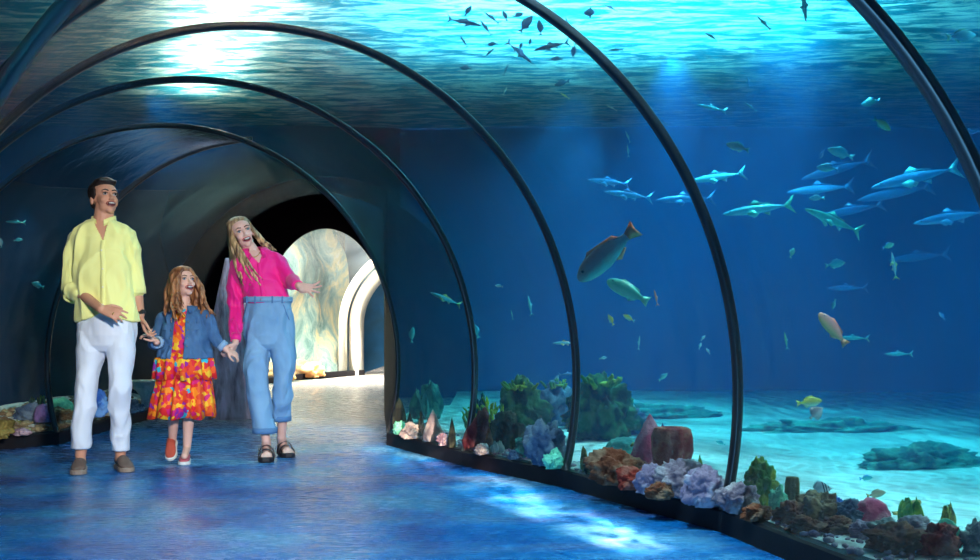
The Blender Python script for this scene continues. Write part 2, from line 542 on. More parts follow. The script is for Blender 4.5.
o = mesh_obj('sand_bed', V, Fc, M_SAND)
tag(o, 'pale rippled coral sand covering the tank bottom', 'sand', kind='stuff')

# tank walls
M_TANK = pbr('tank_paint', (0.012, 0.12, 0.36, 1), 0.8, (0.010, 0.085, 0.24, 1), 0.35)
def wall(name, a, b, z0=-0.3, z1=4.6, mat=None):
    V = [Vector((a[0], a[1], z0)), Vector((b[0], b[1], z0)), Vector((b[0], b[1], z1)), Vector((a[0], a[1], z1))]
    return tag(mesh_obj(name, V, [(0, 1, 2, 3)], mat or M_TANK, smooth=False), kind='structure')
def curved_back():
    pts = [(-1.15, YF + 0.02), (2, YF + 0.02), (6, YF + 0.02), (9, YF), (11, YF - .6), (12.4, YF - 2), (XR, YF - 4), (XR, 4), (XR, YN)]
    V = []
    for x, y in pts: V += [Vector((x, y, -0.3)), Vector((x, y, 4.6))]
    return tag(mesh_obj('wall_back', V, [(2 * i, 2 * i + 2, 2 * i + 3, 2 * i + 1) for i in range(len(pts) - 1)], M_TANK), kind='structure')
curved_back()
wall('wall_tank_left', (XL - .02, YN), (XL - .02, YF), mat=M_DARK)
wall('wall_back_left', (XL, YF + 0.03), (-3.0, YF + 0.03), mat=M_DARK)
V = []  # dark screen wall added to keep the lit left tank dark
for k, (x, y) in enumerate(((-5.6, 3.5), (-5.5, 7.0), (-5.3, 9.6), (-4.9, 10.5), (-4.2, 10.75), (-3.42, 10.8))):
    for z, o_ in ((-.2, 0), (.5, .08), (1.2, -.05), (1.9, .06), (2.35, -.08), (2.4, -.4)): V.append(Vector((x - o_ * .5 + .06 * math.sin(k * 3 + z * 4), y - o_, z)))
tag(mesh_obj('wall_rockwork', V, grid_faces(6, 6), M_DARK), kind='structure')
wall('wall_entrance', (XL, YN - .02), (XR, YN - .02), mat=M_DARK)

# water body: block of water with the tunnel left out of it
def water_mat():
    m, nt, out = node_mat('water_body')
    ab = nd(nt, 'ShaderNodeVolumeAbsorption', Density=W_ABS, Color=(0.0, 0.72, 0.93, 1))
    sc = nd(nt, 'ShaderNodeVolumeScatter', Density=W_SCA, Color=(0.03, 0.30, 0.95, 1), Anisotropy=0.0)
    ad = nt.nodes.new('ShaderNodeAddShader')
    nt.links.new(ab.outputs[0], ad.inputs[0]); nt.links.new(sc.outputs[0], ad.inputs[1])
    nt.links.new(ad.outputs[0], out.inputs['Volume'])
    m.cycles.homogeneous_volume = True
    return m
W_ABS, W_SCA = 0.34, 0.10
bm = bmesh.new()
def box_bm(bm, x0, x1, y0, y1, z0, z1):
    vs = [bm.verts.new(p) for p in ((x0, y0, z0), (x1, y0, z0), (x1, y1, z0), (x0, y1, z0), (x0, y0, z1), (x1, y0, z1), (x1, y1, z1), (x0, y1, z1))]
    for f in ((0, 3, 2, 1), (4, 5, 6, 7), (0, 1, 5, 4), (1, 2, 6, 5), (2, 3, 7, 6), (3, 0, 4, 7)):
        bm.faces.new([vs[i] for i in f])
box_bm(bm, XL + 0.05, XR - 0.05, YN + 0.05, 13.0, -0.25, SURF)
# void
rows = []
for st in ST[1:10]:
    ring = [stp(st, s * 1.008, z + 0.012 * (1 if z > 0.5 else 0)) for s, z in prof(0.02, 41)]
    rows.append([Vector((ring[0].x, ring[0].y, -0.12))] + ring + [Vector((ring[-1].x, ring[-1].y, -0.12))])
g_ = [Vector((min(GX0 + (GA + .3) * math.cos(lerp(tg, PI - tg, k / 40)), XIN + .05), GY0, GZC + (GB_ + .16) * math.sin(lerp(tg, PI - tg, k / 40)))) for k in range(41)]
rows.append([Vector((g_[0].x, GY0, -0.12))] + g_ + [Vector((g_[-1].x, GY0, -0.12))])
rows.append([Vector((lerp(p.x, -2.0, 0.1), 12.95, p.z)) for p in rows[-1]])
vr = [[bm.verts.new(p) for p in r] for r in rows]
n = len(rows[0])
for i in range(len(rows) - 1):
    for j in range(n):
        k = (j + 1) % n
        bm.faces.new([vr[i][j], vr[i][k], vr[i + 1][k], vr[i + 1][j]])
bm.faces.new(vr[0][::-1]); bm.faces.new(vr[-1])
bmesh.ops.recalc_face_normals(bm, faces=bm.faces)
# inner shell must face into the tunnel
tun = set(v for r in vr for v in r)
fl = [f for f in bm.faces if f.verts[0] in tun]
ctr = Vector((0, 2.5, 1.0))
top = [f for f in fl if f.normal.z > 0.9 or f.normal.z < -0.9]
up = sum(1 if (f.normal.z * (f.calc_center_median().z - 0.5)) > 0 else -1 for f in top)
if up > 0: bmesh.ops.reverse_faces(bm, faces=fl)
o = bm_obj('tank_water', bm, water_mat(), smooth=False)
tag(o, 'clear blue water filling the tank', 'water', kind='stuff')

# water surface seen from below
def surface_mat():
    m, nt, out = node_mat('water_surface')
    c = coords(nt, (0.8, 1.15, 1), rot=(0, 0, 0.25))
    n = nd(nt, 'ShaderNodeTexNoise', Scale=1.5, Detail=9, Roughness=0.66, Distortion=0.9)
    nt.links.new(c, n.inputs['Vector'])
    bp = nd(nt, 'ShaderNodeBump', Strength=1.0, Distance=0.8)
    nt.links.new(n.outputs['Fac'], bp.inputs['Height'])
    tl = nd(nt, 'ShaderNodeBsdfTranslucent')
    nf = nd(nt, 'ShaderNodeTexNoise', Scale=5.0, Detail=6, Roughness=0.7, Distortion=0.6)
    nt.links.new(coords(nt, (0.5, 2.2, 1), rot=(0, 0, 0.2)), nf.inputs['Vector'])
    kf = ramp(nt, nf.outputs['Fac'], [(0.47, (0.025, 0.26, 0.36, 1)), (0.56, (0.88, 0.90, 0.88, 1))])      # white flecks painted in as glints on blue water
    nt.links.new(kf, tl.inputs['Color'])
    gl = nd(nt, 'ShaderNodeBsdfGlossy', Color=(0.9, 0.97, 1, 1), Roughness=0.10)
    tr = nd(nt, 'ShaderNodeBsdfRefraction', Color=(1, 1, 1, 1), Roughness=0.12, IOR=1.2)
    for x in (tl, gl, tr): nt.links.new(bp.outputs['Normal'], x.inputs['Normal'])
    lw = nd(nt, 'ShaderNodeLayerWeight', Blend=0.5); nt.links.new(bp.outputs['Normal'], lw.inputs['Normal'])
    k = ramp(nt, lw.outputs['Facing'], [(0.60, (0, 0, 0, 1)), (0.79, (1, 1, 1, 1))])   # steep facets let the daylight through
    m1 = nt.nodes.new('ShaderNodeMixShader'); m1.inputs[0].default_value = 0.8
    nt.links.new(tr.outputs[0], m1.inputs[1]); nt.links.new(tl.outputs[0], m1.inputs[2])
    m2 = nt.nodes.new('ShaderNodeMixShader')
    nt.links.new(k, m2.inputs[0])
    nt.links.new(m1.outputs[0], m2.inputs[1]); nt.links.new(gl.outputs[0], m2.inputs[2])
    nt.links.new(m2.outputs[0], out.inputs['Surface'])
    return m
V = []
NX, NY = 110, 110
for i in range(NX):
    for j in range(NY):
        x = lerp(XL, XR, i / (NX - 1)); y = lerp(YN, 13.0, j / (NY - 1))
        V.append(Vector((x, y, SURF + 0.03 * noise.noise(Vector((x * .6, y * 2, 1))) )))
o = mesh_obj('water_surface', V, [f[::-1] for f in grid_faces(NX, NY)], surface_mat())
tag(o, 'rippled water surface over the tunnel', 'water surface', kind='stuff')
# roof over the tank
wall_pts = [Vector((XL, YN, 6.5)), Vector((XR, YN, 6.5)), Vector((XR, YF, 6.5)), Vector((XL, YF, 6.5))]
tag(mesh_obj('ceiling', wall_pts, [(0, 1, 2, 3)], M_DARK, smooth=False), kind='structure')
# ================================================================ rocks and corals
def rock_bm(w, d, h, seed, rough=0.28, freq=1.6, sub=4, sharp=0.0, flat=0.25, taper=0.0, lean=(0, 0)):
    bm = bmesh.new()
    bmesh.ops.create_icosphere(bm, subdivisions=sub, radius=1.0)
    off = Vector((seed * 7.31, seed * 3.7, seed * 1.9))
    for v in bm.verts:
        p = v.co.copy()
        n = noise.noise(p * freq + off) + 0.5 * noise.noise(p * freq * 2.3 + off) + 0.34 * noise.noise(p * freq * 5.1 + off) + 0.2 * noise.noise(p * freq * 11 + off)
        if sharp:
            n = n * (1 - sharp) + sharp * (0.6 - 2.2 * abs(noise.noise(p * freq * 1.4 + off)))
        q = p * (1 + rough * n * 1.3)
        t = (q.z + 1) / 2
        k = 1 - taper * max(0, t) ** 1.1
        v.co = Vector((q.x * w / 2 * k + lean[0] * t * h, q.y * d / 2 * k + lean[1] * t * h, max(q.z, -1 + flat) * h * 0.55 + h * 0.40))
    return bm

def merge_tube(bm, pts, r, n=7):
    V, Fc = sweep_tube('', pts, r, None, n=n)
    vs = [bm.verts.new(v) for v in V]
    for f in Fc:
        try: bm.faces.new([vs[i] for i in f])
        except ValueError: pass

def fingers_bm(w, h, n, seed, r=0.012, spread=0.35, knob=True):
    """branching finger coral colony"""
    rnd = random.Random(seed); bm = bmesh.new()
    for i in range(n):
        a = rnd.uniform(0, 2 * PI); q = rnd.random() ** 0.7
        b = Vector((math.cos(a) * q * w * .34, math.sin(a) * q * w * .34, -0.02))
        hh = h * rnd.uniform(0.55, 1.0) * (1 - 0.35 * q)
        tp = b + Vector((math.cos(a) * spread * hh * q, math.sin(a) * spread * hh * q, hh))
        pts, rr = [], []
        for k in range(8):
            t = k / 7
            p = lerp(b, tp, t) + Vector((rnd.uniform(-1, 1), rnd.uniform(-1, 1), 0)) * 0.06 * hh
            pts.append(p); rr.append(r * (1.25 - 0.45 * t) * (0.55 if k == 7 else 1) * rnd.uniform(.85, 1.2))
        merge_tube(bm, pts, rr)
        for m in range(rnd.randint(1, 3)):
            k = rnd.randint(2, 6); s = pts[k]
            e = s + Vector((rnd.uniform(-1, 1), rnd.uniform(-1, 1), rnd.uniform(.4, 1.2))).normalized() * hh * .22
            merge_tube(bm, [s, lerp(s, e, .5) + Vector((0, 0, .006)), e], [r * .8, r * .75, r * .4])
    return bm

def leaf_bm(w, h, seed, n=5):
    """upright ruffled plate coral: several thick curved blades"""
    rnd = random.Random(seed); bm = bmesh.new()
    for i in range(n):
        a = rnd.uniform(-1.2, 1.2) if n > 1 else 0.3; hh = h * rnd.uniform(.7, 1); ww = w * rnd.uniform(.5, .9) / (1 if n == 1 else 1.5)
        ox = rnd.uniform(-.25, .25) * w * (n > 1); oy = rnd.uniform(-.2, .2) * w * (n > 1)
        NU, NV = 9, 9; th = 0.006 + w * .04
        grid = []
        for side in (-1, 1):
            g = []
            for iv in range(NV):
                t = iv / (NV - 1)
                half = ww / 2 * math.sin(PI * (0.18 + 0.80 * t)) ** 0.8
                for iu in range(NU):
                    s = -1 + 2 * iu / (NU - 1)
                    edge = math.sqrt(max(0, 1 - s * s)) * (1 - t * .6)
                    x = s * half; y = side * th * edge + 0.12 * ww * math.sin(s * 3 + t * 2 + i) * t
                    z = t * hh * (1 - 0.18 * s * s) + .012 * math.sin(s * 9 + i)
                    g.append(bm.verts.new((ox + x * math.cos(a) - y * math.sin(a), oy + x * math.sin(a) + y * math.cos(a), z - 0.01)))
            grid.append(g)
        A, B = grid
        for iv in range(NV - 1):
            for iu in range(NU - 1):
                k = iv * NU + iu
                bm.faces.new((A[k], A[k + 1], A[k + NU + 1], A[k + NU])); bm.faces.new((B[k], B[k + NU], B[k + NU + 1], B[k + 1]))
        rim = [iv * NU for iv in range(NV)] + [(NV - 1) * NU + iu for iu in range(1, NU)] + [iv * NU + NU - 1 for iv in range(NV - 2, -1, -1)] + [iu for iu in range(NU - 2, 0, -1)]
        for k in range(len(rim)):
            p, q = rim[k], rim[(k + 1) % len(rim)]
            bm.faces.new((A[p], B[p], B[q], A[q]))
    bmesh.ops.recalc_face_normals(bm, faces=bm.faces)
    return bm

RM = {}
def rmat(key, c1, c2, sc=9, bump=0.012, rough=0.85):
    if key not in RM:
        RM[key] = pbr('reef_' + key, srgb(*c1), rough, srgb(*c2), sc, bump=bump, bscale=34, width=0.05, spec=0.25)
    return RM[key]
COL = {
 'dark': ((34, 40, 36), (70, 74, 56)), 'darkgreen': ((22, 58, 40), (58, 104, 60)), 'green': ((70, 120, 40), (140, 160, 50)),
 'yellow': ((190, 190, 30), (90, 130, 40)), 'mint': ((150, 235, 190), (110, 200, 160)), 'grey': ((120, 112, 112), (170, 160, 150)),
 'lilac': ((150, 120, 140), (190, 165, 175)), 'brown': ((120, 60, 38), (150, 105, 80)), 'redbrown': ((150, 48, 36), (180, 100, 80)),
 'pink': ((205, 75, 100), (225, 130, 140)), 'tan': ((170, 145, 105), (120, 90, 62)), 'olive': ((112, 98, 52), (150, 130, 70)),
 'blue': ((60, 110, 200), (120, 170, 230)), 'slate': ((70, 84, 110), (110, 120, 135)), 'purple': ((150, 110, 165), (110, 85, 120)),
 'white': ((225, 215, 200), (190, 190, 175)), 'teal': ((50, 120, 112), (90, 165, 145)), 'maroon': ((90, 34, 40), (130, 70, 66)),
 'ochre': ((190, 176, 80), (120, 116, 70)), 'mauve': ((140, 112, 122), (184, 160, 160))}
def rm(c): return rmat(c, *COL[c])

def base_at(u, vb, z=0.11):
    D = (CAM_H - z) * F_PX / (vb - HOR)
    return Vector(((u - 490) / F_PX * D, D, z))

# name, shape, u, v of the foot, width px, height px, colour, label
REEF = [
 ('boulder', 'spire', 399, 432, 17, 36, 'dark', 'tall dark rounded rock in the corner against the family arch rib'),
 ('rock', 'rock', 399, 433, 11, 12, 'mint', 'small pale green stone at the foot of the tall dark corner rock'),
 ('rock', 'shard', 410, 431, 8, 20, 'dark', 'short dark shard right beside the tall dark corner rock'),
 ('fan_coral', 'leaf', 426, 418, 42, 38, 'teal', 'broad pale teal coral standing on the sand behind the first rocks'),
 ('rock', 'shard', 421, 437, 8, 27, 'dark', 'thin dark spike rock in front of the broad teal coral'),
 ('rock', 'rock', 411, 437, 18, 14, 'grey', 'low grey rock at the kerb between the two dark spikes'),
 ('boulder', 'peak', 433, 440, 22, 29, 'grey', 'pointed pale grey pyramid rock in front of the broad teal coral'),
 ('rock', 'rock', 444, 444, 14, 11, 'mauve', 'little mauve rock between the pyramid rock and the upright dark finger'),
 ('rock', 'shard', 452, 446, 9, 28, 'dark', 'upright dark finger rock just before the fourth arch rib'),
 ('boulder', 'lean', 472, 449, 26, 42, 'maroon', 'dark maroon rock leaning just past the fourth arch rib'),
 ('finger_coral', 'fingers', 491, 440, 30, 54, 'yellow', 'tall yellow green branching coral lit from above'),
 ('finger_coral', 'fingers', 478, 434, 26, 40, 'green', 'green branching coral between the leaning maroon rock and the yellow one'),
 ('leaf_coral', 'leaf', 478, 428, 30, 36, 'darkgreen', 'dark leafy coral clump behind the yellow green branching coral'),
 ('reef_mound', 'mass', 521, 438, 50, 56, 'darkgreen', 'highest dark green reef mound with ragged top'),
 ('leaf_coral', 'leaf', 532, 424, 20, 32, 'darkgreen', 'twin dark fronds sticking up behind the highest reef mound'),
 ('boulder', 'rock', 507, 449, 28, 36, 'dark', 'dark humped boulder in front of the highest reef mound'),
 ('rock', 'shard', 489, 452, 10, 26, 'brown', 'brown upright stone between yellow green coral and the kerb'),
 ('leaf_coral', 'leaf', 497, 453, 17, 12, 'white', 'pale leaf shaped coral lying at the kerb before the dark humped boulder'),
 ('rock', 'rock', 482, 453, 15, 10, 'grey', 'low grey stone at the foot of the leaning maroon rock'),
 ('rock', 'rock', 528, 457, 27, 22, 'teal', 'teal lumpy rock between the dark humped boulder and the slate one'),
 ('rock', 'rock', 516, 458, 14, 9, 'slate', 'small slate wedge resting on the pale sand before the teal lumpy rock'),
 ('boulder', 'rock', 545, 463, 36, 42, 'slate', 'large slate blue boulder just before the third arch rib'),
 ('rock', 'rock', 553, 467, 17, 17, 'mint', 'mint green stone at the foot of the large slate boulder'),
 ('reef_mound', 'mass', 556, 424, 46, 40, 'slate', 'blue grey reef mound on the sand behind the third arch rib'),
 ('reef_mound', 'mass', 601, 437, 60, 50, 'darkgreen', 'wide dark green mound just past the third arch rib'),
 ('finger_coral', 'fingers', 596, 424, 24, 34, 'green', 'small green branching coral on top of the wide dark mound'),
 ('rock', 'rock', 622, 432, 38, 20, 'slate', 'flat slate rock sloping off the wide dark mound toward the bright sand'),
 ('sponge', 'spire', 584, 470, 10, 26, 'olive', 'slim olive sponge standing just past the third arch rib'),
 ('rock', 'rock', 602, 470, 16, 16, 'mint', 'mint green stone beside the slim olive sponge'),
 ('rock', 'rock', 592, 473, 14, 12, 'dark', 'little dark stone between the slim sponge and the brown boulder'),
 ('boulder', 'rock', 614, 482, 40, 28, 'brown', 'brown boulder at the kerb below the teal plate coral'),
 ('plate_coral', 'dome', 624, 458, 34, 20, 'teal', 'teal plate coral above the brown boulder'),
 ('tube_coral', 'curl', 639, 466, 10, 20, 'ochre', 'curled yellow tube coral between teal plate and pink cone'),
 ('cone_coral', 'peak', 650, 468, 36, 44, 'pink', 'pink cone coral with pointed top against the bright sand'),
 ('cone_coral', 'peak', 663, 466, 28, 34, 'purple', 'purple grey cone coral behind the pink cone coral'),
 ('boulder', 'rock', 634, 487, 28, 18, 'redbrown', 'red brown rock at the kerb before the pink cone coral'),
 ('boulder', 'rock', 652, 491, 26, 22, 'lilac', 'lilac rock under the pink cone coral'),
 ('barrel_sponge', 'barrel', 672, 476, 34, 42, 'redbrown', 'round red barrel sponge with dark hollow mouth'),
 ('rock', 'rock', 660, 497, 20, 14, 'brown', 'small brown rock at the kerb below the barrel sponge'),
 ('boulder', 'rock', 681, 494, 40, 30, 'mauve', 'mauve mound below the barrel sponge reaching the green blade'),
 ('blade_coral', 'leaf1', 700, 483, 13, 28, 'green', 'single green blade coral beside the second arch rib'),
 ('boulder', 'rock', 704, 504, 34, 32, 'lilac', 'lilac boulder at the kerb left of the second arch rib'),
 ('boulder', 'rock', 738, 510, 38, 28, 'mauve', 'mauve boulder right behind the second arch rib'),
 ('boulder', 'rock', 760, 503, 30, 42, 'green', 'green topped boulder next to the second arch rib'),
 ('rock', 'rock', 757, 518, 26, 16, 'brown', 'brown stone under the green topped boulder'),
 ('rock', 'rock', 779, 514, 17, 27, 'mint', 'upright mint stone between green topped boulder and olive sponge'),
 ('sponge', 'barrel', 792, 508, 14, 32, 'olive', 'olive upright sponge before the striped fish'),
 ('rock', 'rock', 790, 522, 28, 22, 'brown', 'brown rock at the foot of the olive upright sponge'),
 ('boulder', 'rock', 815, 520, 40, 30, 'tan', 'tan boulder directly under the striped fish'),
 ('rock', 'rock', 806, 530, 32, 14, 'brown', 'flat brown rock at the kerb before the tan boulder'),
 ('finger_coral', 'fingers', 836, 514, 16, 22, 'blue', 'small bright blue branching coral right of the striped fish'),
 ('boulder', 'rock', 848, 522, 30, 22, 'slate', 'slate grey rock between blue coral and pink dome'),
 ('rock', 'rock', 838, 531, 34, 16, 'brown', 'brown stone at the kerb below the blue coral'),
 ('dome_coral', 'dome', 871, 522, 38, 28, 'pink', 'pink dome coral with rounded top'),
 ('rock', 'rock', 864, 536, 26, 16, 'lilac', 'lilac stone at the kerb under the pink dome coral'),
 ('rock', 'rock', 886, 538, 34, 20, 'grey', 'grey rock right of the pink dome coral'),
 ('leaf_coral', 'leaf', 908, 524, 36, 26, 'green', 'green leafy coral under the olive tan fish'),
 ('boulder', 'rock', 897, 548, 56, 26, 'brown', 'long brown rock at the kerb under the green leafy coral'),
 ('boulder', 'rock', 915, 536, 40, 20, 'mauve', 'mauve rock between the green leafy coral and the long brown one'),
 ('boulder', 'rock', 940, 552, 38, 30, 'redbrown', 'red brown boulder beside the mint oval coral'),
 ('leaf_coral', 'leaf', 946, 532, 26, 28, 'ochre', 'yellow green spiky coral above the mint oval coral'),
 ('oval_coral', 'oval', 958, 548, 20, 34, 'mint', 'bright mint oval coral leaning beside the red brown boulder'),
 ('boulder', 'rock', 976, 552, 30, 30, 'grey', 'grey boulder at the edge right of the mint oval coral'),
 ('reef_mound', 'low', 925, 461, 120, 26, 'teal', 'broad low dark teal mound standing in for reef shadow far back on the bright sand near the grey rib'),  # mound added for its dark tone, in place of the reef's shadow
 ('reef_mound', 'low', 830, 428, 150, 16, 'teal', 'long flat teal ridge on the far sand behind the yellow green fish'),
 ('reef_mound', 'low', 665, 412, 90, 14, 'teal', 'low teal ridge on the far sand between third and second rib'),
 # left-hand tank, behind the man
 ('boulder', 'rock', -6, 437, 34, 20, 'olive', 'olive rock at the picture edge on the pebble bed'),
 ('rock', 'rock', 13, 431, 18, 11, 'ochre', 'yellowish stone on the pebbles at the left edge'),
 ('boulder', 'rock', 28, 429, 22, 17, 'slate', 'slate grey stone left of the purple dome'),
 ('dome_coral', 'dome', 43, 430, 18, 19, 'purple', 'purple dome coral behind the pebble bed'),
 ('leaf_coral', 'leaf', 37, 420, 22, 17, 'darkgreen', 'dark olive leafy coral behind the purple dome'),
 ('leaf_coral', 'dome', 60, 421, 26, 17, 'mint', 'flat mint coral beside the man, left tank'),
 ('rock', 'rock', 22, 434, 16, 7, 'lilac', 'flat lilac stone lying on the pebbles'),
 ('rock', 'rock', 60, 428, 26, 12, 'tan', 'tan stone below the flat mint coral'),
 ('boulder', 'rock', 97, 424, 24, 24, 'blue', 'blue rock seen between the legs of the man'),
 ('rock', 'rock', 109, 423, 9, 12, 'white', 'small white stone beside the blue rock'),
 ('rock', 'rock', 130, 420, 22, 12, 'slate', 'dark stone between the man and the girl'),
 ('fan_coral', 'cup', 146, 414, 36, 26, 'white', 'pale cup coral between the man and the girl'),
]
rc = 0
for nm, shp, u, vb, wpx, hpx, colr, lab in REEF:
    rc += 1
    b = base_at(u, vb)
    s = b.y / F_PX
    gr = 1.16 if 600 < u < 730 and shp != 'low' else 1.0
    w, h = wpx * s * gr, hpx * s * gr
    d = max(w * 0.85, 0.05)
    if shp == 'rock': bm = rock_bm(w * 1.05, d, h * 1.05, rc, 0.36, 1.6, 5)
    elif shp == 'spire': bm = rock_bm(w, d, h, rc, 0.16, 1.4, 4, taper=0.45)
    elif shp == 'shard': bm = rock_bm(w * 1.2, d, h * 1.05, rc, 0.22, 1.6, 4, sharp=0.4, taper=0.72)
    elif shp == 'peak': bm = rock_bm(w * 1.2, d, h * 1.1, rc, 0.20, 1.5, 4, sharp=0.5, taper=0.78)
    elif shp == 'lean': bm = rock_bm(w, d, h, rc, 0.25, 1.6, 4, taper=0.35, lean=(0.28, 0))
    elif shp == 'dome': bm = rock_bm(w, d, h * 1.15, rc, 0.10, 2.4, 4, flat=0.5)
    elif shp == 'mass': bm = rock_bm(w, d, h * 1.05, rc, 0.50, 2.0, 5, sharp=0.25, taper=0.25)
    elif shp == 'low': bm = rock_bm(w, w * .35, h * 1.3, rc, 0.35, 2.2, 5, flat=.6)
    elif shp == 'oval':
        bm = rock_bm(w, w * .5, h, rc, 0.06, 2.0, 4); bmesh.ops.rotate(bm, verts=bm.verts, cent=(0, 0, 0), matrix=Matrix.Rotation(rad(-28), 3, 'Y'))
    elif shp == 'fingers': bm = fingers_bm(w, h, 16, rc, r=max(0.007, w * 0.055))
    elif shp == 'leaf': bm = leaf_bm(w, h, rc, 6)
    elif shp == 'leaf1': bm = leaf_bm(w, h, rc, 1)
    elif shp in ('barrel', 'cup'):
        bm = bmesh.new(); N = 28
        if shp == 'barrel': pr = [(0.30, -.05), (0.42, .2), (0.5, .5), (0.48, .8), (0.42, .97), (0.36, 1.0), (0.30, .95), (0.26, .7), (0.05, .5)]
        else: pr = [(0.10, -.05), (0.12, .35), (0.22, .6), (0.42, .82), (0.52, .97), (0.49, 1.0), (0.38, .86), (0.2, .7), (0.03, .62)]
        rows_ = []
        for r_, z_ in pr:
            ring = []
            for q in range(N):
                a = 2 * PI * q / N
                k = 1 + 0.10 * math.sin(a * 9 + rc) + 0.15 * noise.noise(Vector((math.cos(a) * 1.3, math.sin(a) * 1.3, z_ * 2 + rc)))
                ring.append(bm.verts.new((math.cos(a) * r_ * w * k, math.sin(a) * r_ * w * k * .9 - 0.1 * w * z_, z_ * h)))
            rows_.append(ring)
        for i in range(len(rows_) - 1):
            for q in range(N): bm.faces.new((rows_[i][q], rows_[i][(q + 1) % N], rows_[i + 1][(q + 1) % N], rows_[i + 1][q]))
        bm.faces.new(rows_[0][::-1]); bm.faces.new(rows_[-1])
    elif shp == 'curl':
        bm = bmesh.new()
        pts = [Vector((math.sin(t * 4) * w * .35, 0, h * (t * .95))) for t in [k / 14 for k in range(15)]]
        pts += [pts[-1] + Vector((-w * .25, 0, h * .03)), pts[-1] + Vector((-w * .45, 0, -h * .08))]
        merge_tube(bm, pts, [w * .2] * 14 + [w * .18, w * .15, w * .1], 10)
    bmesh.ops.rotate(bm, verts=bm.verts, cent=(0, 0, 0), matrix=Matrix.Rotation(random.uniform(-.3, .3), 3, 'Z'))
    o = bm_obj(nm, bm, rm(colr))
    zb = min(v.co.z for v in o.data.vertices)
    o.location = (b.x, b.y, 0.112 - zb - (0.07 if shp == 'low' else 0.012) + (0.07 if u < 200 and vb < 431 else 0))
    cat = {'boulder': 'rock', 'rock': 'rock', 'reef_mound': 'rock', 'sponge': 'sponge', 'barrel_sponge': 'sponge'}.get(nm, 'coral')
    tag(o, lab, cat, 'rocks and corals along the kerb' if u > 300 else 'rocks and corals of the far left tank')

# mossy tufts on the tall mounds are parts of them
for o in [x for x in C.objects if x.name.startswith('reef_mound') and 'ridge' not in x['label'] and 'broad low' not in x['label']]:
    w = o.dimensions.x if o.dimensions.x else 0.3
    bb = [v.co for v in o.data.vertices]
    xs = max(v.x for v in bb) - min(v.x for v in bb); top = max(v.z for v in bb)
    bm = fingers_bm(xs * .7, xs * 0.20, 12, len(o.name) + int(o.location.x * 10), r=xs * .024, spread=1.2)
    add_ = bmesh.ops.create_icosphere(bm, subdivisions=2, radius=xs * .14); bmesh.ops.scale(bm, verts=add_['verts'], vec=(1, 1, .25))
    t = bm_obj('coral_tuft', bm, rm('green'), parent=o); t.location = (0, -xs * 0.1, top * 0.80)
    t['label'] = 'green coral tuft'

# pebbles and coral rubble: uncountable
def rubble(name, items, mat, lab):
    bm = bmesh.new()
    for (p, r, sd) in items:
        b2 = bmesh.new(); bmesh.ops.create_icosphere(b2, subdivisions=1, radius=1)
        rn = random.Random(sd)
        sc = Vector((r * rn.uniform(.8, 1.5), r * rn.uniform(.7, 1.2), r * rn.uniform(.5, .9)))
        rot = Matrix.Rotation(rn.uniform(0, 6), 3, 'Z')
        vs = {}
        for v in b2.verts:
            q = rot @ Vector((v.co.x * sc.x, v.co.y * sc.y, v.co.z * sc.z)) * (1 + .2 * noise.noise(v.co * 2 + Vector((sd, 0, 0))))
            vs[v] = bm.verts.new(q + p)
        for f in b2.faces: bm.faces.new([vs[v] for v in f.verts])
        b2.free()
    o = bm_obj(name, bm, mat, smooth=True)
    return tag(o, lab, 'pebbles', kind='stuff')
rn = random.Random(3)
it = []
for k in range(1100):
    i = rn.randint(8, 10); t = rn.random(); dd = 0.03 + rn.random() ** 1.4 * 0.55
    a, b = ST[i], ST[i + 1]
    p = lerp(stp(a, -(FOOT + dd), 0), stp(b, -(FOOT + dd), 0), t); r = rn.uniform(.012, .035)
    p.z = 0.105 + r * .3 + min(dd, .5) * .26
    it.append((p, r, k))
rubble('pebbles', it, rm('tan'), 'tan pebbles and coral bits heaped in the left tank')
it = []
for k in range(700):
    i = rn.randint(5, 8); t = rn.random(); dd = 0.03 + rn.random() ** 1.6 * 0.35
    a, b = ST[i], ST[i + 1]
    p = lerp(stp(a, (FOOT + dd), 0), stp(b, (FOOT + dd), 0), t); r = rn.uniform(.006, .020)
    p.z = 0.105 + r * .3
    it.append((p, r, k))
rubble('rubble', it, rm('lilac'), 'pale pink coral rubble scattered along the right kerb')

# rock pillar beside the portal, behind the girl and the woman
bm = bmesh.new()
N, M = 40, 44
pb = base_at(229, 418, 0.0)
s = pb.y / F_PX
vs = []
for j in range(M):
    t = j / (M - 1)
    hh = t * 160 * s
    wd = lerp(31, 7, t ** 1.25) * s
    cx = lerp(0, 3, t) * s
    for i in range(N):
        a = 2 * PI * i / N
        fold = 1 + 0.16 * noise.noise(Vector((math.cos(a) * 2.6, math.sin(a) * 2.6, t * 1.2))) + 0.14 * noise.noise(Vector((math.cos(a) * 6, math.sin(a) * 6, t * 2.5 + 5)))
        vs.append(bm.verts.new((cx + math.cos(a) * wd * fold, math.sin(a) * wd * .8 * fold + .02, hh)))
for j in range(M - 1):
    for i in range(N):
        bm.faces.new((vs[j * N + i], vs[j * N + (i + 1) % N], vs[(j + 1) * N + (i + 1) % N], vs[(j + 1) * N + i]))
bm.faces.new(vs[:N][::-1]); bm.faces.new(vs[-N:])
o = bm_obj('rock_pillar', bm, pbr('pillar_rock', srgb(96, 84, 108), 0.6, srgb(225, 212, 240), 5, bump=0.03, bscale=10, stretch=(3, 3, .7), width=0.2))
o.location = pb
tag(o, 'mauve grooved rock pillar at the dark archway behind the girl and woman', 'rock')
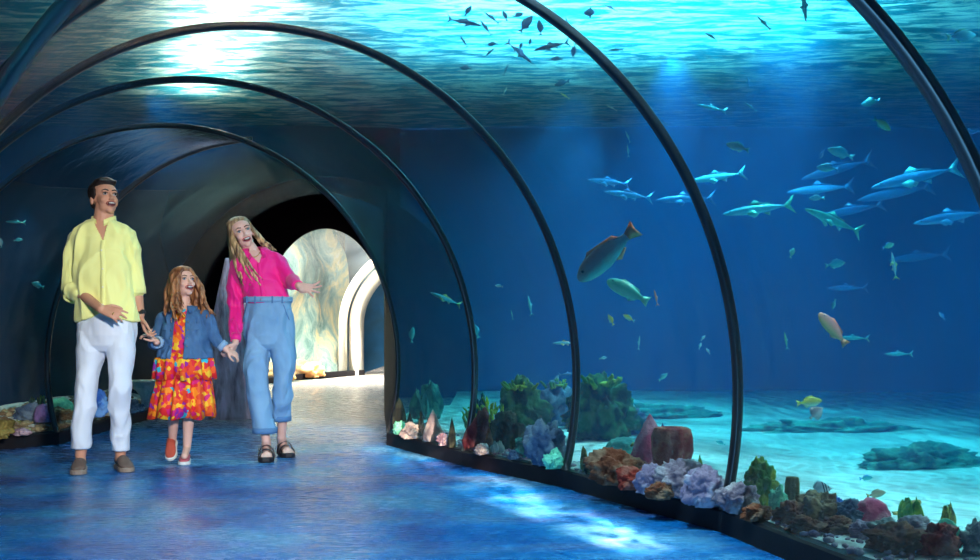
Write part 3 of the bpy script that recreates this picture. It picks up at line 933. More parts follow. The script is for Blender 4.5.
# ================================================================ fish
def fish_body_bm(prof_, thick, nose_up=0.0):
    """loft along x: prof_ = [(x, z centre, half height)], head at +x"""
    bm = bmesh.new(); N = 14; rows_ = []
    for x, zc, hh in prof_:
        ring = []
        for q in range(N):
            a = 2 * PI * q / N
            ring.append(bm.verts.new((x, math.sin(a) * hh * thick, zc + math.cos(a) * hh)))
        rows_.append(ring)
    for i in range(len(rows_) - 1):
        for q in range(N): bm.faces.new((rows_[i][q], rows_[i][(q + 1) % N], rows_[i + 1][(q + 1) % N], rows_[i + 1][q]))
    bm.faces.new(rows_[0][::-1]); bm.faces.new(rows_[-1])
    bmesh.ops.recalc_face_normals(bm, faces=bm.faces)
    return bm
def fin_bm(poly, th=0.012, y=0.0):
    """thin solid fin from an outline in the x-z plane"""
    bm = bmesh.new()
    c = Vector((sum(p[0] for p in poly) / len(poly), 0, sum(p[1] for p in poly) / len(poly)))
    L = [bm.verts.new((x, y, z)) for x, z in poly]
    a = bm.verts.new((c.x, y - th / 2, c.z)); b = bm.verts.new((c.x, y + th / 2, c.z))
    for i in range(len(L)):
        j = (i + 1) % len(L)
        bm.faces.new((L[i], L[j], a)); bm.faces.new((L[j], L[i], b))
    return bm
KIND = {
 'slender': dict(p=[(-.36, 0, .012), (-.30, 0, .022), (-.15, 0, .055), (.05, 0, .078), (.22, 0, .074), (.36, -.002, .052), (.46, -.006, .026), (.50, -.008, .006)], t=.75,
    tail=[(-.34, .012), (-.50, .15), (-.44, .03), (-.42, 0), (-.44, -.03), (-.50, -.13), (-.34, -.012)],
    dorsal=[(.14, .07), (.05, .135), (.0, .09), (-.16, .065), (-.16, .04)], anal=[(-.05, -.06), (-.14, -.11), (-.15, -.05)], eye=(.40, .055, .012, .010)),
 'oval': dict(p=[(-.32, 0, .03), (-.26, 0, .05), (-.12, 0, .125), (.06, 0, .175), (.22, 0, .165), (.36, -.005, .11), (.46, -.01, .05), (.50, -.015, .012)], t=.48,
    tail=[(-.30, .03), (-.50, .14), (-.46, .04), (-.45, 0), (-.46, -.04), (-.50, -.14), (-.30, -.03)],
    dorsal=[(.22, .16), (.12, .23), (-.08, .20), (-.22, .12), (-.20, .07)], anal=[(0, -.16), (-.10, -.22), (-.22, -.11), (-.18, -.07)], eye=(.36, .05, .03, .020)),
 'disc': dict(p=[(-.30, 0, .04), (-.25, 0, .08), (-.14, 0, .24), (.03, 0, .33), (.18, 0, .30), (.30, -.01, .20), (.40, -.03, .09), (.48, -.05, .045), (.50, -.05, .02)], t=.26,
    tail=[(-.28, .04), (-.47, .11), (-.47, 0), (-.47, -.11), (-.28, -.04)],
    dorsal=[(.16, .30), (.02, .42), (-.16, .36), (-.28, .16), (-.2, .1)], anal=[(.06, -.30), (-.06, -.41), (-.2, -.33), (-.28, -.14), (-.18, -.1)], eye=(.34, .05, .02, .022)),
 'parrot': dict(p=[(-.34, 0, .045), (-.28, 0, .06), (-.12, 0, .12), (.06, 0, .155), (.24, 0, .15), (.38, -.005, .115), (.47, -.01, .065), (.50, -.01, .03)], t=.5,
    tail=[(-.32, .045), (-.50, .12), (-.48, 0), (-.50, -.12), (-.32, -.045)],
    dorsal=[(.26, .14), (.18, .19), (-.2, .14), (-.26, .06)], anal=[(-.02, -.13), (-.1, -.18), (-.24, -.10), (-.2, -.07)], eye=(.38, .05, .04, .018)),
}
for _k in ('p',):
    KIND['slender']['p'] = [(x, z, h * .80) for x, z, h in KIND['slender']['p']]
def fish_mat(key, back, side, belly, rough=0.35, stripes=None, tail=None):
    m, nt, out = node_mat('fish_' + key)
    b = nd(nt, 'ShaderNodeBsdfPrincipled', Roughness=rough)
    sp = nt.nodes.new('ShaderNodeSeparateXYZ'); c = coords(nt, kind='Object'); nt.links.new(c, sp.inputs[0])
    n = nd(nt, 'ShaderNodeTexNoise', Scale=14, Detail=3); nt.links.new(c, n.inputs['Vector'])
    a = nd(nt, 'ShaderNodeMath', _operation='MULTIPLY_ADD'); a.inputs[1].default_value = 3.0; a.inputs[2].default_value = 0.35
    nt.links.new(sp.outputs['Z'], a.inputs[0])
    a2 = nd(nt, 'ShaderNodeMath', _operation='MULTIPLY_ADD'); a2.inputs[1].default_value = 0.3
    nt.links.new(n.outputs['Fac'], a2.inputs[0]); nt.links.new(a.outputs[0], a2.inputs[2])
    k = ramp(nt, a2.outputs[0], [(0.25, srgb(*belly)), (0.5, srgb(*side)), (0.85, srgb(*back))])
    if stripes:
        w = ramp(nt, sp.outputs['X'], stripes, 'CONSTANT')
        # x runs -.5 .. .5: shift to 0..1
        ad = nd(nt, 'ShaderNodeMath', _operation='ADD'); ad.inputs[1].default_value = 0.5
        nt.links.new(sp.outputs['X'], ad.inputs[0]); nt.links.new(ad.outputs[0], w.node.inputs['Fac'])
        mx = nd(nt, 'ShaderNodeMix', _data_type='RGBA'); nt.links.new(w, mx.inputs['Factor']); nt.links.new(k, mx.inputs[6]); mx.inputs[7].default_value = srgb(*tail)
        k = mx.outputs[2]
    nt.links.new(k, b.inputs['Base Color']); nt.links.new(b.outputs[0], out.inputs['Surface'])
    return m
FM = {
 'cyan': fish_mat('cyan', (90, 190, 215), (130, 220, 230), (180, 240, 240)), 'blue': fish_mat('blue', (60, 140, 210), (90, 170, 225), (130, 200, 235)),
 'dim': fish_mat('dim', (40, 110, 170), (60, 130, 185), (80, 150, 200)), 'silver': fish_mat('silver', (150, 190, 200), (220, 235, 235), (250, 250, 250), .25),
 'yellow': fish_mat('yellow', (200, 190, 60), (245, 235, 120), (240, 245, 200)), 'dark': fish_mat('dark', (10, 40, 70), (14, 52, 84), (20, 62, 96)),
 'green': fish_mat('green', (60, 160, 130), (100, 200, 160), (150, 225, 190)), 'pink': fish_mat('pink', (240, 130, 120), (255, 170, 130), (255, 200, 120)),
 'grey': fish_mat('grey', (150, 130, 130), (185, 170, 175), (205, 200, 205)), 'tan': fish_mat('tan', (170, 140, 110), (205, 180, 145), (220, 205, 175)),
 'olive': fish_mat('olive', (160, 125, 50), (200, 165, 70), (215, 190, 120)), 'lilac': fish_mat('lilac', (150, 150, 215), (200, 195, 240), (230, 225, 250)),
 'teal': fish_mat('teal', (50, 150, 170), (80, 190, 190), (120, 210, 205)), 'mottled': fish_mat('mottled', (140, 95, 95), (125, 125, 135), (90, 190, 195), .5),
 'banded': fish_mat('banded', (150, 165, 175), (190, 200, 205), (215, 220, 220), .4, [(0.0, (0, 0, 0, 1)), (0.62, (1, 1, 1, 1)), (0.67, (0, 0, 0, 1)), (0.73, (1, 1, 1, 1)), (0.78, (0, 0, 0, 1)), (0.86, (1, 1, 1, 1)), (0.89, (0, 0, 0, 1))], (10, 14, 18)),
 'orange': fish_mat('orange', (235, 120, 60), (245, 140, 80), (250, 170, 110)),
}
M_EYE = pbr('fish_eye', (0.004, 0.004, 0.006, 1), 0.15)
TPL = {}
def fish(kind, colr, fcol, big, at_, length, ang, yaw, label, group, bend=0.0, cat='fish', name='fish'):
    key = (kind, colr, fcol, big)
    K = KIND[kind]
    if key not in TPL:
        body = bm_obj(name, fish_body_bm(K['p'], K['t']), FM[colr])
        bm_obj('tail_fin', fin_bm(K['tail']), FM[fcol], parent=body)
        bm_obj('dorsal_fin', fin_bm(K['dorsal']), FM[fcol], parent=body)
        if big:
            bm_obj('anal_fin', fin_bm(K['anal']), FM[fcol], parent=body)
            ex, ey, ez, er = K['eye']
            for sd in (-1, 1):
                eb = bmesh.new(); bmesh.ops.create_uvsphere(eb, u_segments=10, v_segments=8, radius=er)
                e = bm_obj('eye', eb, M_EYE, parent=body)
                # seat the eye on the flank
                hh = 0
                for (x0, _, h0), (x1, _, h1) in zip(K['p'][:-1], K['p'][1:]):
                    if x0 <= ex <= x1: hh = lerp(h0, h1, (ex - x0) / (x1 - x0))
                e.location = (ex, sd * hh * K['t'] * math.sqrt(max(0, 1 - (ez / hh) ** 2)) * .95, ez)
                pf = bm_obj('pectoral_fin', fin_bm([(.20, -.02), (.10, .01), (.02, -.05), (.06, -.09)], .01), FM[fcol], parent=body)
                pf.location = (0, sd * K['t'] * .13, -.02); pf.rotation_euler = (0, 0, rad(-16 * sd))
        TPL[key] = body; o = body
    else:
        o = copy_tree(TPL[key])
    o.name = name
    o.location = at_
    o.scale = (length,) * 3
    a, y = rad(ang), rad(yaw)
    X = Vector((math.cos(a) * math.cos(y), math.sin(y), math.sin(a) * math.cos(y)))
    Z = Vector((-math.sin(a), 0, math.cos(a)))
    if Z.z < 0: Z = -Z
    Y = Z.cross(X).normalized(); Z = X.cross(Y).normalized()
    o.rotation_euler = Matrix((X, Y, Z)).transposed().to_euler()
    return tag(o, label, cat, group)

# kind, colour, fin colour, has eye/fins, u, v, length px, heading (0 = to the right, 180 = to the left), yaw, depth, label
SH = 'slim forked tailed fish of the blue shoal'
SM = 'small fish scattered in the blue water'
DK = 'dark fish under the bright surface'
FISH = [
 ('slender', 'blue', 'blue', True, 609, 182, 42, 172, 10, 8.6, 'slim fish with tail crossing another, nearest the third rib', SH),
 ('slender', 'blue', 'blue', True, 629, 195, 48, 171, 8, 8.4, 'slim fish just under the crossing one left of the second rib', SH),
 ('slender', 'dim', 'dim', True, 686, 199, 58, 181, 5, 8.8, 'dim slim fish passing behind the second rib', SH),
 ('slender', 'cyan', 'cyan', True, 718, 177, 56, 188, 5, 8.0, 'bright cyan slim fish just right of the second rib', SH),
 ('slender', 'cyan', 'green', True, 759, 209, 70, 187, 6, 7.4, 'brightest cyan slim fish with green tail, below the white spotted fish', SH),
 ('slender', 'dim', 'dim', False, 838, 169, 70, 194, 10, 8.6, 'dim slim fish behind the round cyan fish', SH),
 ('slender', 'blue', 'dim', False, 821, 189, 64, 184, 8, 8.4, 'slim fish above the small flat cyan fish', SH),
 ('slender', 'blue', 'cyan', True, 917, 177, 88, 192, 6, 7.6, 'long slim fish reaching to the grey rib', SH),
 ('slender', 'dim', 'dim', False, 896, 193, 76, 190, 4, 8.4, 'dim slim fish just under the long one', SH),
 ('slender', 'dim', 'dim', False, 853, 210, 62, 190, 12, 8.5, 'dim slim fish behind the green tinted one', SH),
 ('slender', 'green', 'green', True, 834, 221, 66, 160, -14, 7.3, 'green tinted slim fish diving to the right', SH),
 ('slender', 'blue', 'blue', True, 952, 217, 74, 189, 5, 7.4, 'slim fish in front of the grey rib, lowest of the shoal', SH),
 ('slender', 'dim', 'dim', False, 920, 257, 60, 186, 5, 9.5, 'very faint slim fish low beneath the shoal', SH),
 ('oval', 'silver', 'cyan', True, 738, 147, 23, 160, 15, 6.4, 'cyan fish with white head right of the second rib', SM),
 ('oval', 'cyan', 'cyan', True, 841, 153, 26, 157, 15, 6.8, 'cyan oval fish over the shoal heading left', SM),
 ('oval', 'cyan', 'blue', False, 828, 168, 18, 165, 40, 6.6, 'round cyan fish overlapping the dim slim one', SM),
 ('oval', 'blue', 'blue', False, 822, 154, 9, 250, 20, 7.0, 'tiny blue fish left of the cyan oval fish', SM),
 ('oval', 'teal', 'dim', False, 871, 102, 13, 180, 55, 7.0, 'small round blue fish above the yellow one', SM),
 ('oval', 'yellow', 'teal', True, 882, 124, 22, -28, 15, 6.2, 'yellow spotted fish below the small round blue one', SM),
 ('oval', 'cyan', 'cyan', False, 817, 198, 15, 180, 10, 6.8, 'small flat cyan fish in the middle of the shoal', SM),
 ('oval', 'green', 'green', False, 792, 253, 12, 60, 30, 6.4, 'small green round fish below the slim shoal', SM),
 ('oval', 'teal', 'teal', True, 835, 264, 22, 10, 10, 6.3, 'flat teal fish above the pink one', SM),
 ('oval', 'green', 'blue', False, 888, 246, 15, 20, 20, 6.4, 'blue and green square bodied fish', SM),
 ('slender', 'silver', 'yellow', True, 894, 266, 28, 97, 5, 6.0, 'silver fish hanging head up, right of the square bodied fish', SM),
 ('oval', 'teal', 'teal', False, 834, 304, 10, 260, 20, 6.2, 'tiny teal fish above the pink one', SM),
 ('parrot', 'pink', 'orange', True, 833, 329, 40, 128, 8, 5.4, 'pink orange parrotfish nose up with yellow tail', SM),
 ('slender', 'teal', 'teal', False, 854, 338, 30, 178, 10, 6.4, 'teal fish right behind the tail of the pink one', SM),
 ('slender', 'green', 'teal', False, 786, 341, 18, 98, 5, 6.2, 'small upright green fish right of the second rib', SM),
 ('oval', 'blue', 'blue', False, 942, 316, 9, 120, 20, 6.2, 'tiny blue fish alone in the open water below the grey rib', SM),
 ('slender', 'teal', 'teal', False, 899, 354, 28, 180, 5, 6.8, 'faint flat teal fish low over the far sand', SM),
 ('slender', 'dim', 'dim', False, 848, 288, 40, 180, 5, 9.5, 'faint blurred fish between the flat teal and pink fish', SM),
 ('oval', 'yellow', 'yellow', True, 809, 402, 27, 6, 8, 4.9, 'yellow green fish above the grey disc fish', 'fish over the near reef'),
 ('disc', 'grey', 'grey', True, 816, 413, 18, 40, 10, 4.85, 'grey pink disc fish touching the yellow green one', 'fish over the near reef'),
 ('disc', 'banded', 'banded', True, 820, 490, 24, 14, 6, 4.5, 'grey fish with black bars hovering over the tan boulder', 'fish over the near reef'),
 ('oval', 'tan', 'olive', True, 876, 494, 21, 10, 8, 4.4, 'tan fish over the pink dome coral', 'fish over the near reef'),
 ('parrot', 'olive', 'olive', True, 907, 508, 32, 24, 8, 4.35, 'olive tan fish rising over the green leafy coral', 'fish over the near reef'),
 ('oval', 'teal', 'blue', True, 866, 478, 14, 5, 8, 5.2, 'faint blue fish above the tan one', 'fish over the near reef'),
 ('oval', 'cyan', 'green', True, 961, 36, 32, 8, 10, 5.4, 'glowing cyan oval fish in the upper corner beyond the grey rib', SM),
 ('oval', 'green', 'teal', False, 953, 111, 15, 0, 10, 6.6, 'small green fish just beyond the grey rib', SM),
 ('slender', 'dim', 'dim', False, 972, 132, 34, 190, 10, 8.0, 'dim fish at the edge beyond the grey rib', SM),
 ('slender', 'silver', 'silver', True, 764, 23, 20, 132, 8, 6.6, 'thin white fish slanting near the top', SM),
 ('slender', 'silver', 'silver', True, 804, 4, 34, -80, 8, 6.4, 'white fish diving straight down from the top edge', SM),
 ('slender', 'silver', 'lilac', False, 712, 37, 18, 145, 8, 7.0, 'short pale fish right of the second rib near the surface', SM),
 ('slender', 'blue', 'blue', False, 748, 81, 12, 100, 8, 7.0, 'tiny upright blue fish above the white headed one', SM),
 ('slender', 'cyan', 'cyan', False, 751, 107, 15, 140, 8, 7.0, 'tiny slanting cyan fish above the white headed one', SM),
 ('slender', 'cyan', 'cyan', False, 712, 108, 30, 165, 8, 7.6, 'thin cyan fish beside the second rib over the bright slim one', SM),
 ('oval', 'blue', 'blue', False, 661, 122, 14, 160, 8, 7.4, 'blue fish touching the second rib halfway up', SM),
 ('slender', 'cyan', 'cyan', False, 628, 137, 13, 110, 8, 7.4, 'upper of two small upright fish left of the second rib', SM),
 ('slender', 'cyan', 'cyan', False, 628, 151, 13, 94, 8, 7.4, 'lower of two small upright fish left of the second rib', SM),
 ('oval', 'yellow', 'yellow', True, 611, 320, 12, 115, 8, 6.4, 'little yellow fish nose up right of the third rib', SM),
 ('oval', 'yellow', 'cyan', True, 629, 318, 13, 150, 8, 6.4, 'little pale yellow fish level with its yellow neighbour', SM),
 ('slender', 'cyan', 'cyan', False, 639, 343, 14, 84, 8, 6.6, 'upright thin cyan fish under the pale yellow one', SM),
 ('oval', 'cyan', 'green', False, 603, 358, 8, 10, 8, 6.6, 'tiny bright green fish next to the third rib', SM),
 ('oval', 'cyan', 'cyan', False, 703, 338, 7, 50, 8, 6.6, 'uppermost of three tiny fish left of the second rib', SM),
 ('oval', 'cyan', 'cyan', False, 700, 346, 7, 70, 8, 6.6, 'middle of three tiny fish left of the second rib', SM),
 ('oval', 'cyan', 'cyan', False, 708, 351, 7, 120, 8, 6.6, 'lowest of three tiny fish left of the second rib', SM),
 ('oval', 'teal', 'teal', False, 663, 377, 12, 40, 8, 6.6, 'teal fish low over the sand between second and third rib', SM),
 ('oval', 'teal', 'teal', False, 721, 443, 10, 160, 8, 5.8, 'teal fish grazing over bright sand against the second rib', SM),
 ('slender', 'cyan', 'yellow', True, 446, 299, 34, 157, 10, 9.0, 'cyan and yellow fish wriggling toward the fourth rib', SM),
 ('oval', 'silver', 'silver', False, 499, 286, 8, 170, 8, 8.6, 'tiny silver fish alone between third and fourth rib', SM),
 ('oval', 'teal', 'teal', False, 412, 335, 16, 85, 8, 9.2, 'faint upright fish inside the arch panel nearest the woman', SM),
 ('oval', 'teal', 'teal', False, 476, 331, 16, 110, 8, 8.8, 'faint fish just right of the fourth rib', SM),
 ('slender', 'teal', 'teal', False, 530, 306, 20, 100, 8, 8.4, 'upright streak like fish left of the third rib', SM),
 ('slender', 'teal', 'teal', False, 512, 315, 10, 100, 8, 8.4, 'tiny fish beside the upright streak like one', SM),
 ('slender', 'cyan', 'yellow', True, 565, 343, 24, 180, 10, 7.4, 'cyan fish with yellow tail passing behind the third rib', SM),
 ('slender', 'dim', 'dim', False, 567, 374, 18, 5, 10, 7.6, 'dark blue fish low behind the third rib', SM),
 ('parrot', 'mottled', 'orange', True, 607, 254, 74, 222, 14, 6.6, 'big mottled fish shape standing in for a reflection, orange tail, right of the third rib', 'large fish beside the third rib'),  # fish shape put in for a reflection of people on the acrylic
 ('parrot', 'green', 'green', True, 628, 291, 44, 150, 20, 6.8, 'ragged green fish below the big mottled one', 'large fish beside the third rib'),
 ('slender', 'orange', 'orange', False, 656, 298, 16, 100, 10, 6.9, 'small reddish fish right of the ragged green one', SM),
 ('slender', 'dark', 'dark', True, 464, 22, 34, -8, 10, 7.6, 'long dark fish under the bright surface', DK),
 ('slender', 'dark', 'dark', True, 486, 28, 20, 125, 10, 7.6, 'dark curved fish meeting the nose of the long dark one', DK),
 ('oval', 'dark', 'dark', False, 468, 11, 13, 60, 10, 7.4, 'small dark fish above the long dark one', DK),
 ('slender', 'dark', 'dark', False, 492, 18, 20, 140, 10, 7.5, 'thin dark fish slanting left of the second rib top', DK),
 ('oval', 'dark', 'dark', False, 505, 16, 12, 110, 10, 7.5, 'upright dark fish left of the domed one', DK),
 ('oval', 'dark', 'dark', False, 518, 15, 12, 30, 30, 7.5, 'domed dark fish near the top of the second rib', DK),
 ('oval', 'dark', 'dark', True, 526, 24, 22, 55, 10, 7.4, 'larger dark fish nose up beside the second rib', DK),
 ('oval', 'dark', 'dark', False, 540, 28, 17, 95, 10, 7.4, 'dark fish half behind the second rib', DK),
 ('slender', 'dark', 'dark', True, 552, 46, 36, 190, 10, 7.3, 'largest dark fish under the second rib', DK),
 ('slender', 'dark', 'dark', False, 567, 23, 14, 100, 10, 7.4, 'dark upright fish above the second rib', DK),
 ('oval', 'dark', 'dark', False, 557, 59, 12, 175, 10, 7.8, 'small dark fish under the largest dark one', DK),
 ('oval', 'dark', 'dark', False, 521, 46, 8, 70, 10, 7.8, 'tiny dark fish left of the largest dark one', DK),
 ('oval', 'dark', 'dark', False, 530, 42, 8, 80, 10, 7.8, 'tiny dark fish touching the nose of the largest dark one', DK),
 ('oval', 'dark', 'dark', False, 493, 44, 11, 175, 20, 7.8, 'dark fish over the slanting dark one', DK),
 ('slender', 'dark', 'dark', False, 489, 53, 15, 45, 10, 7.8, 'slanting dark fish below the long dark one', DK),
 ('slender', 'dark', 'dark', False, 464, 42, 14, 120, 10, 7.8, 'thin dark fish among the white glints', DK),
 ('oval', 'dark', 'dark', False, 466, 68, 12, 170, 20, 8.4, 'dim dark fish lowest left under the surface', DK),
 ('slender', 'dark', 'dark', False, 506, 70, 14, 70, 20, 8.4, 'dim dark fish below the lilac one', DK),
 ('oval', 'dark', 'dark', False, 562, 83, 15, 190, 20, 8.4, 'dark fish lowest beside the second rib', DK),
 ('disc', 'dark', 'dark', False, 590, 13, 13, 90, 20, 7.4, 'star shaped dark fish beyond the second rib', DK),
 ('oval', 'dark', 'dark', False, 574, 50, 13, 260, 20, 7.8, 'dark fish hanging right under the second rib', DK),
 ('slender', 'dark', 'dark', False, 616, 50, 15, 175, 20, 7.8, 'thin dark fish beyond the second rib', DK),
 ('slender', 'lilac', 'lilac', True, 519, 52, 32, -38, 10, 7.3, 'lilac fish slanting down under the bright surface', DK),
 ('slender', 'lilac', 'lilac', False, 611, 8, 16, 150, 10, 7.4, 'pale lilac fish near the top beyond the second rib', DK),
 ('slender', 'silver', 'silver', False, 505, 91, 10, 65, 10, 8.0, 'tiny white fish under the dark shoal', SM),
 ('slender', 'yellow', 'yellow', False, 565, 96, 11, 145, 10, 8.0, 'tiny pale yellow fish under the dark shoal', SM),
 ('slender', 'silver', 'silver', False, 612, 108, 12, 150, 10, 7.8, 'white flecked fish between dark shoal and blue shoal', SM),
 ('oval', 'teal', 'teal', True, 38, 285, 15, 160, 15, 8.9, 'faint teal fish in the dark water behind the man', 'fish in the left tank'),
 ('slender', 'teal', 'teal', False, 16, 222, 22, 176, 10, 9.2, 'faint slim fish high in the dark water behind the man', 'fish in the left tank'),
 ('oval', 'teal', 'teal', False, 18, 240, 9, 10, 10, 9.2, 'tiny faint fish under the slim one in the dark water', 'fish in the left tank'),
 ('oval', 'silver', 'teal', False, 1, 243, 10, 100, 10, 9.0, 'pale fish at the picture edge in the dark water', 'fish in the left tank'),
]
for kd, c1, c2, big, u, v, L, ang, yaw, D, lab, grp in FISH:
    nm = {'banded': 'butterflyfish', 'mottled': 'grouper', 'pink': 'parrotfish'}.get(c1, 'fish')
    fish(kd, c1, c2, big, at(u, v, D), L * D / F_PX / max(.6, math.cos(rad(yaw))) * 1.02, ang, yaw, lab, grp, name=nm)
# ================================================================ people
def add_cap(bm, a, b, ra, rb, seg=14):
    """closed tapered capsule"""
    a, b = Vector(a), Vector(b); d = b - a; L = d.length
    if L < 1e-6: return add_ell(bm, a, (ra,) * 3)
    z = d / L; x = z.orthogonal().normalized(); y = z.cross(x)
    rows_ = []
    for k in range(5):
        an = -PI / 2 + (PI / 2) * (k + 0.35) / 5
        rows_.append((a + z * (math.sin(an) * ra), math.cos(an) * ra))
    for k in range(1, 5): rows_.append((a + d * (k / 5), lerp(ra, rb, k / 5)))
    for k in range(5):
        an = (PI / 2) * (k + 0.65) / 5
        rows_.append((b + z * (math.sin(an) * rb), math.cos(an) * rb))
    R_ = []
    for c, r in rows_:
        R_.append([bm.verts.new(c + x * math.cos(2 * PI * q / seg) * r + y * math.sin(2 * PI * q / seg) * r) for q in range(seg)])
    for i in range(len(R_) - 1):
        for q in range(seg): bm.faces.new((R_[i][q], R_[i][(q + 1) % seg], R_[i + 1][(q + 1) % seg], R_[i + 1][q]))
    bm.faces.new(R_[0][::-1]); bm.faces.new(R_[-1])
def add_ell(bm, c, r, M=None, seg=20):
    b2 = bmesh.new(); bmesh.ops.create_uvsphere(b2, u_segments=seg, v_segments=seg // 2 + 2, radius=1)
    mp = {}
    for v in b2.verts:
        q = Vector((v.co.x * r[0], v.co.y * r[1], v.co.z * r[2]))
        if M is not None: q = M @ q
        mp[v] = bm.verts.new(q + Vector(c))
    for f in b2.faces: bm.faces.new([mp[v] for v in f.verts])
    b2.free()
def add_loft(bm, rings, seg=32, pw=1.0):
    """closed loft of horizontal-ish rings (centre, rx, ry[, tilt])"""
    R_ = []
    for ring in rings:
        c, rx, ry = ring[:3]; tl = ring[3] if len(ring) > 3 else 0
        row = []
        for q in range(seg):
            a = 2 * PI * q / seg
            cx, sy = math.cos(a), math.sin(a)
            if pw != 1: cx = math.copysign(abs(cx) ** pw, cx); sy = math.copysign(abs(sy) ** pw, sy)
            row.append(bm.verts.new(Vector(c) + Vector((cx * rx, sy * ry, tl * cx * rx))))
        R_.append(row)
    for i in range(len(R_) - 1):
        for q in range(seg): bm.faces.new((R_[i][q], R_[i + 1][q], R_[i + 1][(q + 1) % seg], R_[i][(q + 1) % seg]))
    bm.faces.new(R_[0]); bm.faces.new(R_[-1][::-1])

def blob(name, build, mat, parent, org, voxel=0.006, smooth=3, disp=None, cut=None, factor=0.5, deform=None, snap=None):
    """union of closed shapes -> one continuous surface"""
    bm = bmesh.new(); build(bm)
    bmesh.ops.recalc_face_normals(bm, faces=bm.faces)
    me = bpy.data.meshes.new('tmp'); bm.to_mesh(me); bm.free()
    o = bpy.data.objects.new('tmp', me); C.objects.link(o)
    m = o.modifiers.new('r', 'REMESH'); m.mode = 'VOXEL'; m.voxel_size = voxel; m.adaptivity = 0
    if smooth:
        s = o.modifiers.new('s', 'SMOOTH'); s.iterations = smooth; s.factor = factor
    dg = bpy.context.evaluated_depsgraph_get(); dg.update()
    me2 = bpy.data.meshes.new_from_object(o.evaluated_get(dg))
    bpy.data.objects.remove(o); bpy.data.meshes.remove(me)
    bm = bmesh.new(); bm.from_mesh(me2); bpy.data.meshes.remove(me2)
    bm.normal_update()
    if disp:
        dv = [(v, v.normal.copy() * disp(v.co, v.normal)) for v in bm.verts]
        for v, q in dv: v.co += q
    if deform:
        for v in bm.verts: v.co = deform(v.co)
    if cut:
        gone = set(v for v in bm.verts if cut(v.co, v.normal))
        if snap:
            for v in bm.verts:
                if v not in gone and any(e.other_vert(v) in gone for e in v.link_edges):
                    v.co = snap(v.co)
        bmesh.ops.delete(bm, geom=list(gone), context='VERTS')
    bmesh.ops.translate(bm, verts=bm.verts, vec=-Vector(org))
    return bm_obj(name, bm, mat, parent=parent)

def folds(amp, sc=(9, 9, 5), seed=0, fine=0.35):
    def f(p, n):
        q = Vector((p.x * sc[0], p.y * sc[1], p.z * sc[2])) + Vector((seed, seed * 2, 0))
        q2 = q + Vector((noise.noise(q * .5), noise.noise(q * .5 + Vector((9, 0, 0))), 0)) * 1.6
        r = 1 - 2 * abs(noise.noise(q2))
        return amp * (r - 0.5) + amp * fine * noise.noise(q2 * 3)
    return f

def head_prims(M, s):
    """returns a function that adds a head; M: 4x4 placing the head (face to -y)"""
    R3 = M.to_3x3()
    def T(p): return M @ (Vector(p) * s)
    def E(bm, c, r): add_ell(bm, T(c), tuple(x * s for x in r), R3)
    def f(bm, girl=0.0):
        E(bm, (0, .016, .036), (.074, .092, .080)); E(bm, (0, -.030, .036), (.063, .056, .054))
        E(bm, (0, -.036, -.016), (.057, .050, .058)); E(bm, (0, -.024, -.062), (.050, .056, .042))
        E(bm, (0, -.060, -.092), (.022, .020, .018))
        for sx in (-1, 1):
            E(bm, (sx * .034, -.062, -.028), (.021, .020, .020)); E(bm, (sx * .076, .012, -.012), (.009, .018, .029))
            E(bm, (sx * .010, -.097, -.034), (.008, .009, .006)); E(bm, (sx * .030, -.078, .020), (.022, .010, .007))
        add_cap(bm, T((0, -.084, .008)), T((0, -.108, -.029)), .007 * s, .011 * s)
        E(bm, (0, -.083, -.060), (.024, .010, .015))
    return f, T, R3

def ombre(m, z0, z1, dark):
    nt = m.node_tree; b = [n for n in nt.nodes if n.type == 'BSDF_PRINCIPLED'][0]
    src = b.inputs['Base Color'].links[0].from_socket
    sp = nt.nodes.new('ShaderNodeSeparateXYZ'); nt.links.new(coords(nt), sp.inputs[0])
    mr = nd(nt, 'ShaderNodeMapRange'); mr.inputs['From Min'].default_value = z0; mr.inputs['From Max'].default_value = z1
    nt.links.new(sp.outputs['Z'], mr.inputs['Value'])
    mx = nd(nt, 'ShaderNodeMix', _data_type='RGBA'); nt.links.new(mr.outputs[0], mx.inputs['Factor']); nt.links.new(src, mx.inputs[6]); mx.inputs[7].default_value = srgb(*dark)
    nt.links.new(mx.outputs[2], b.inputs['Base Color'])

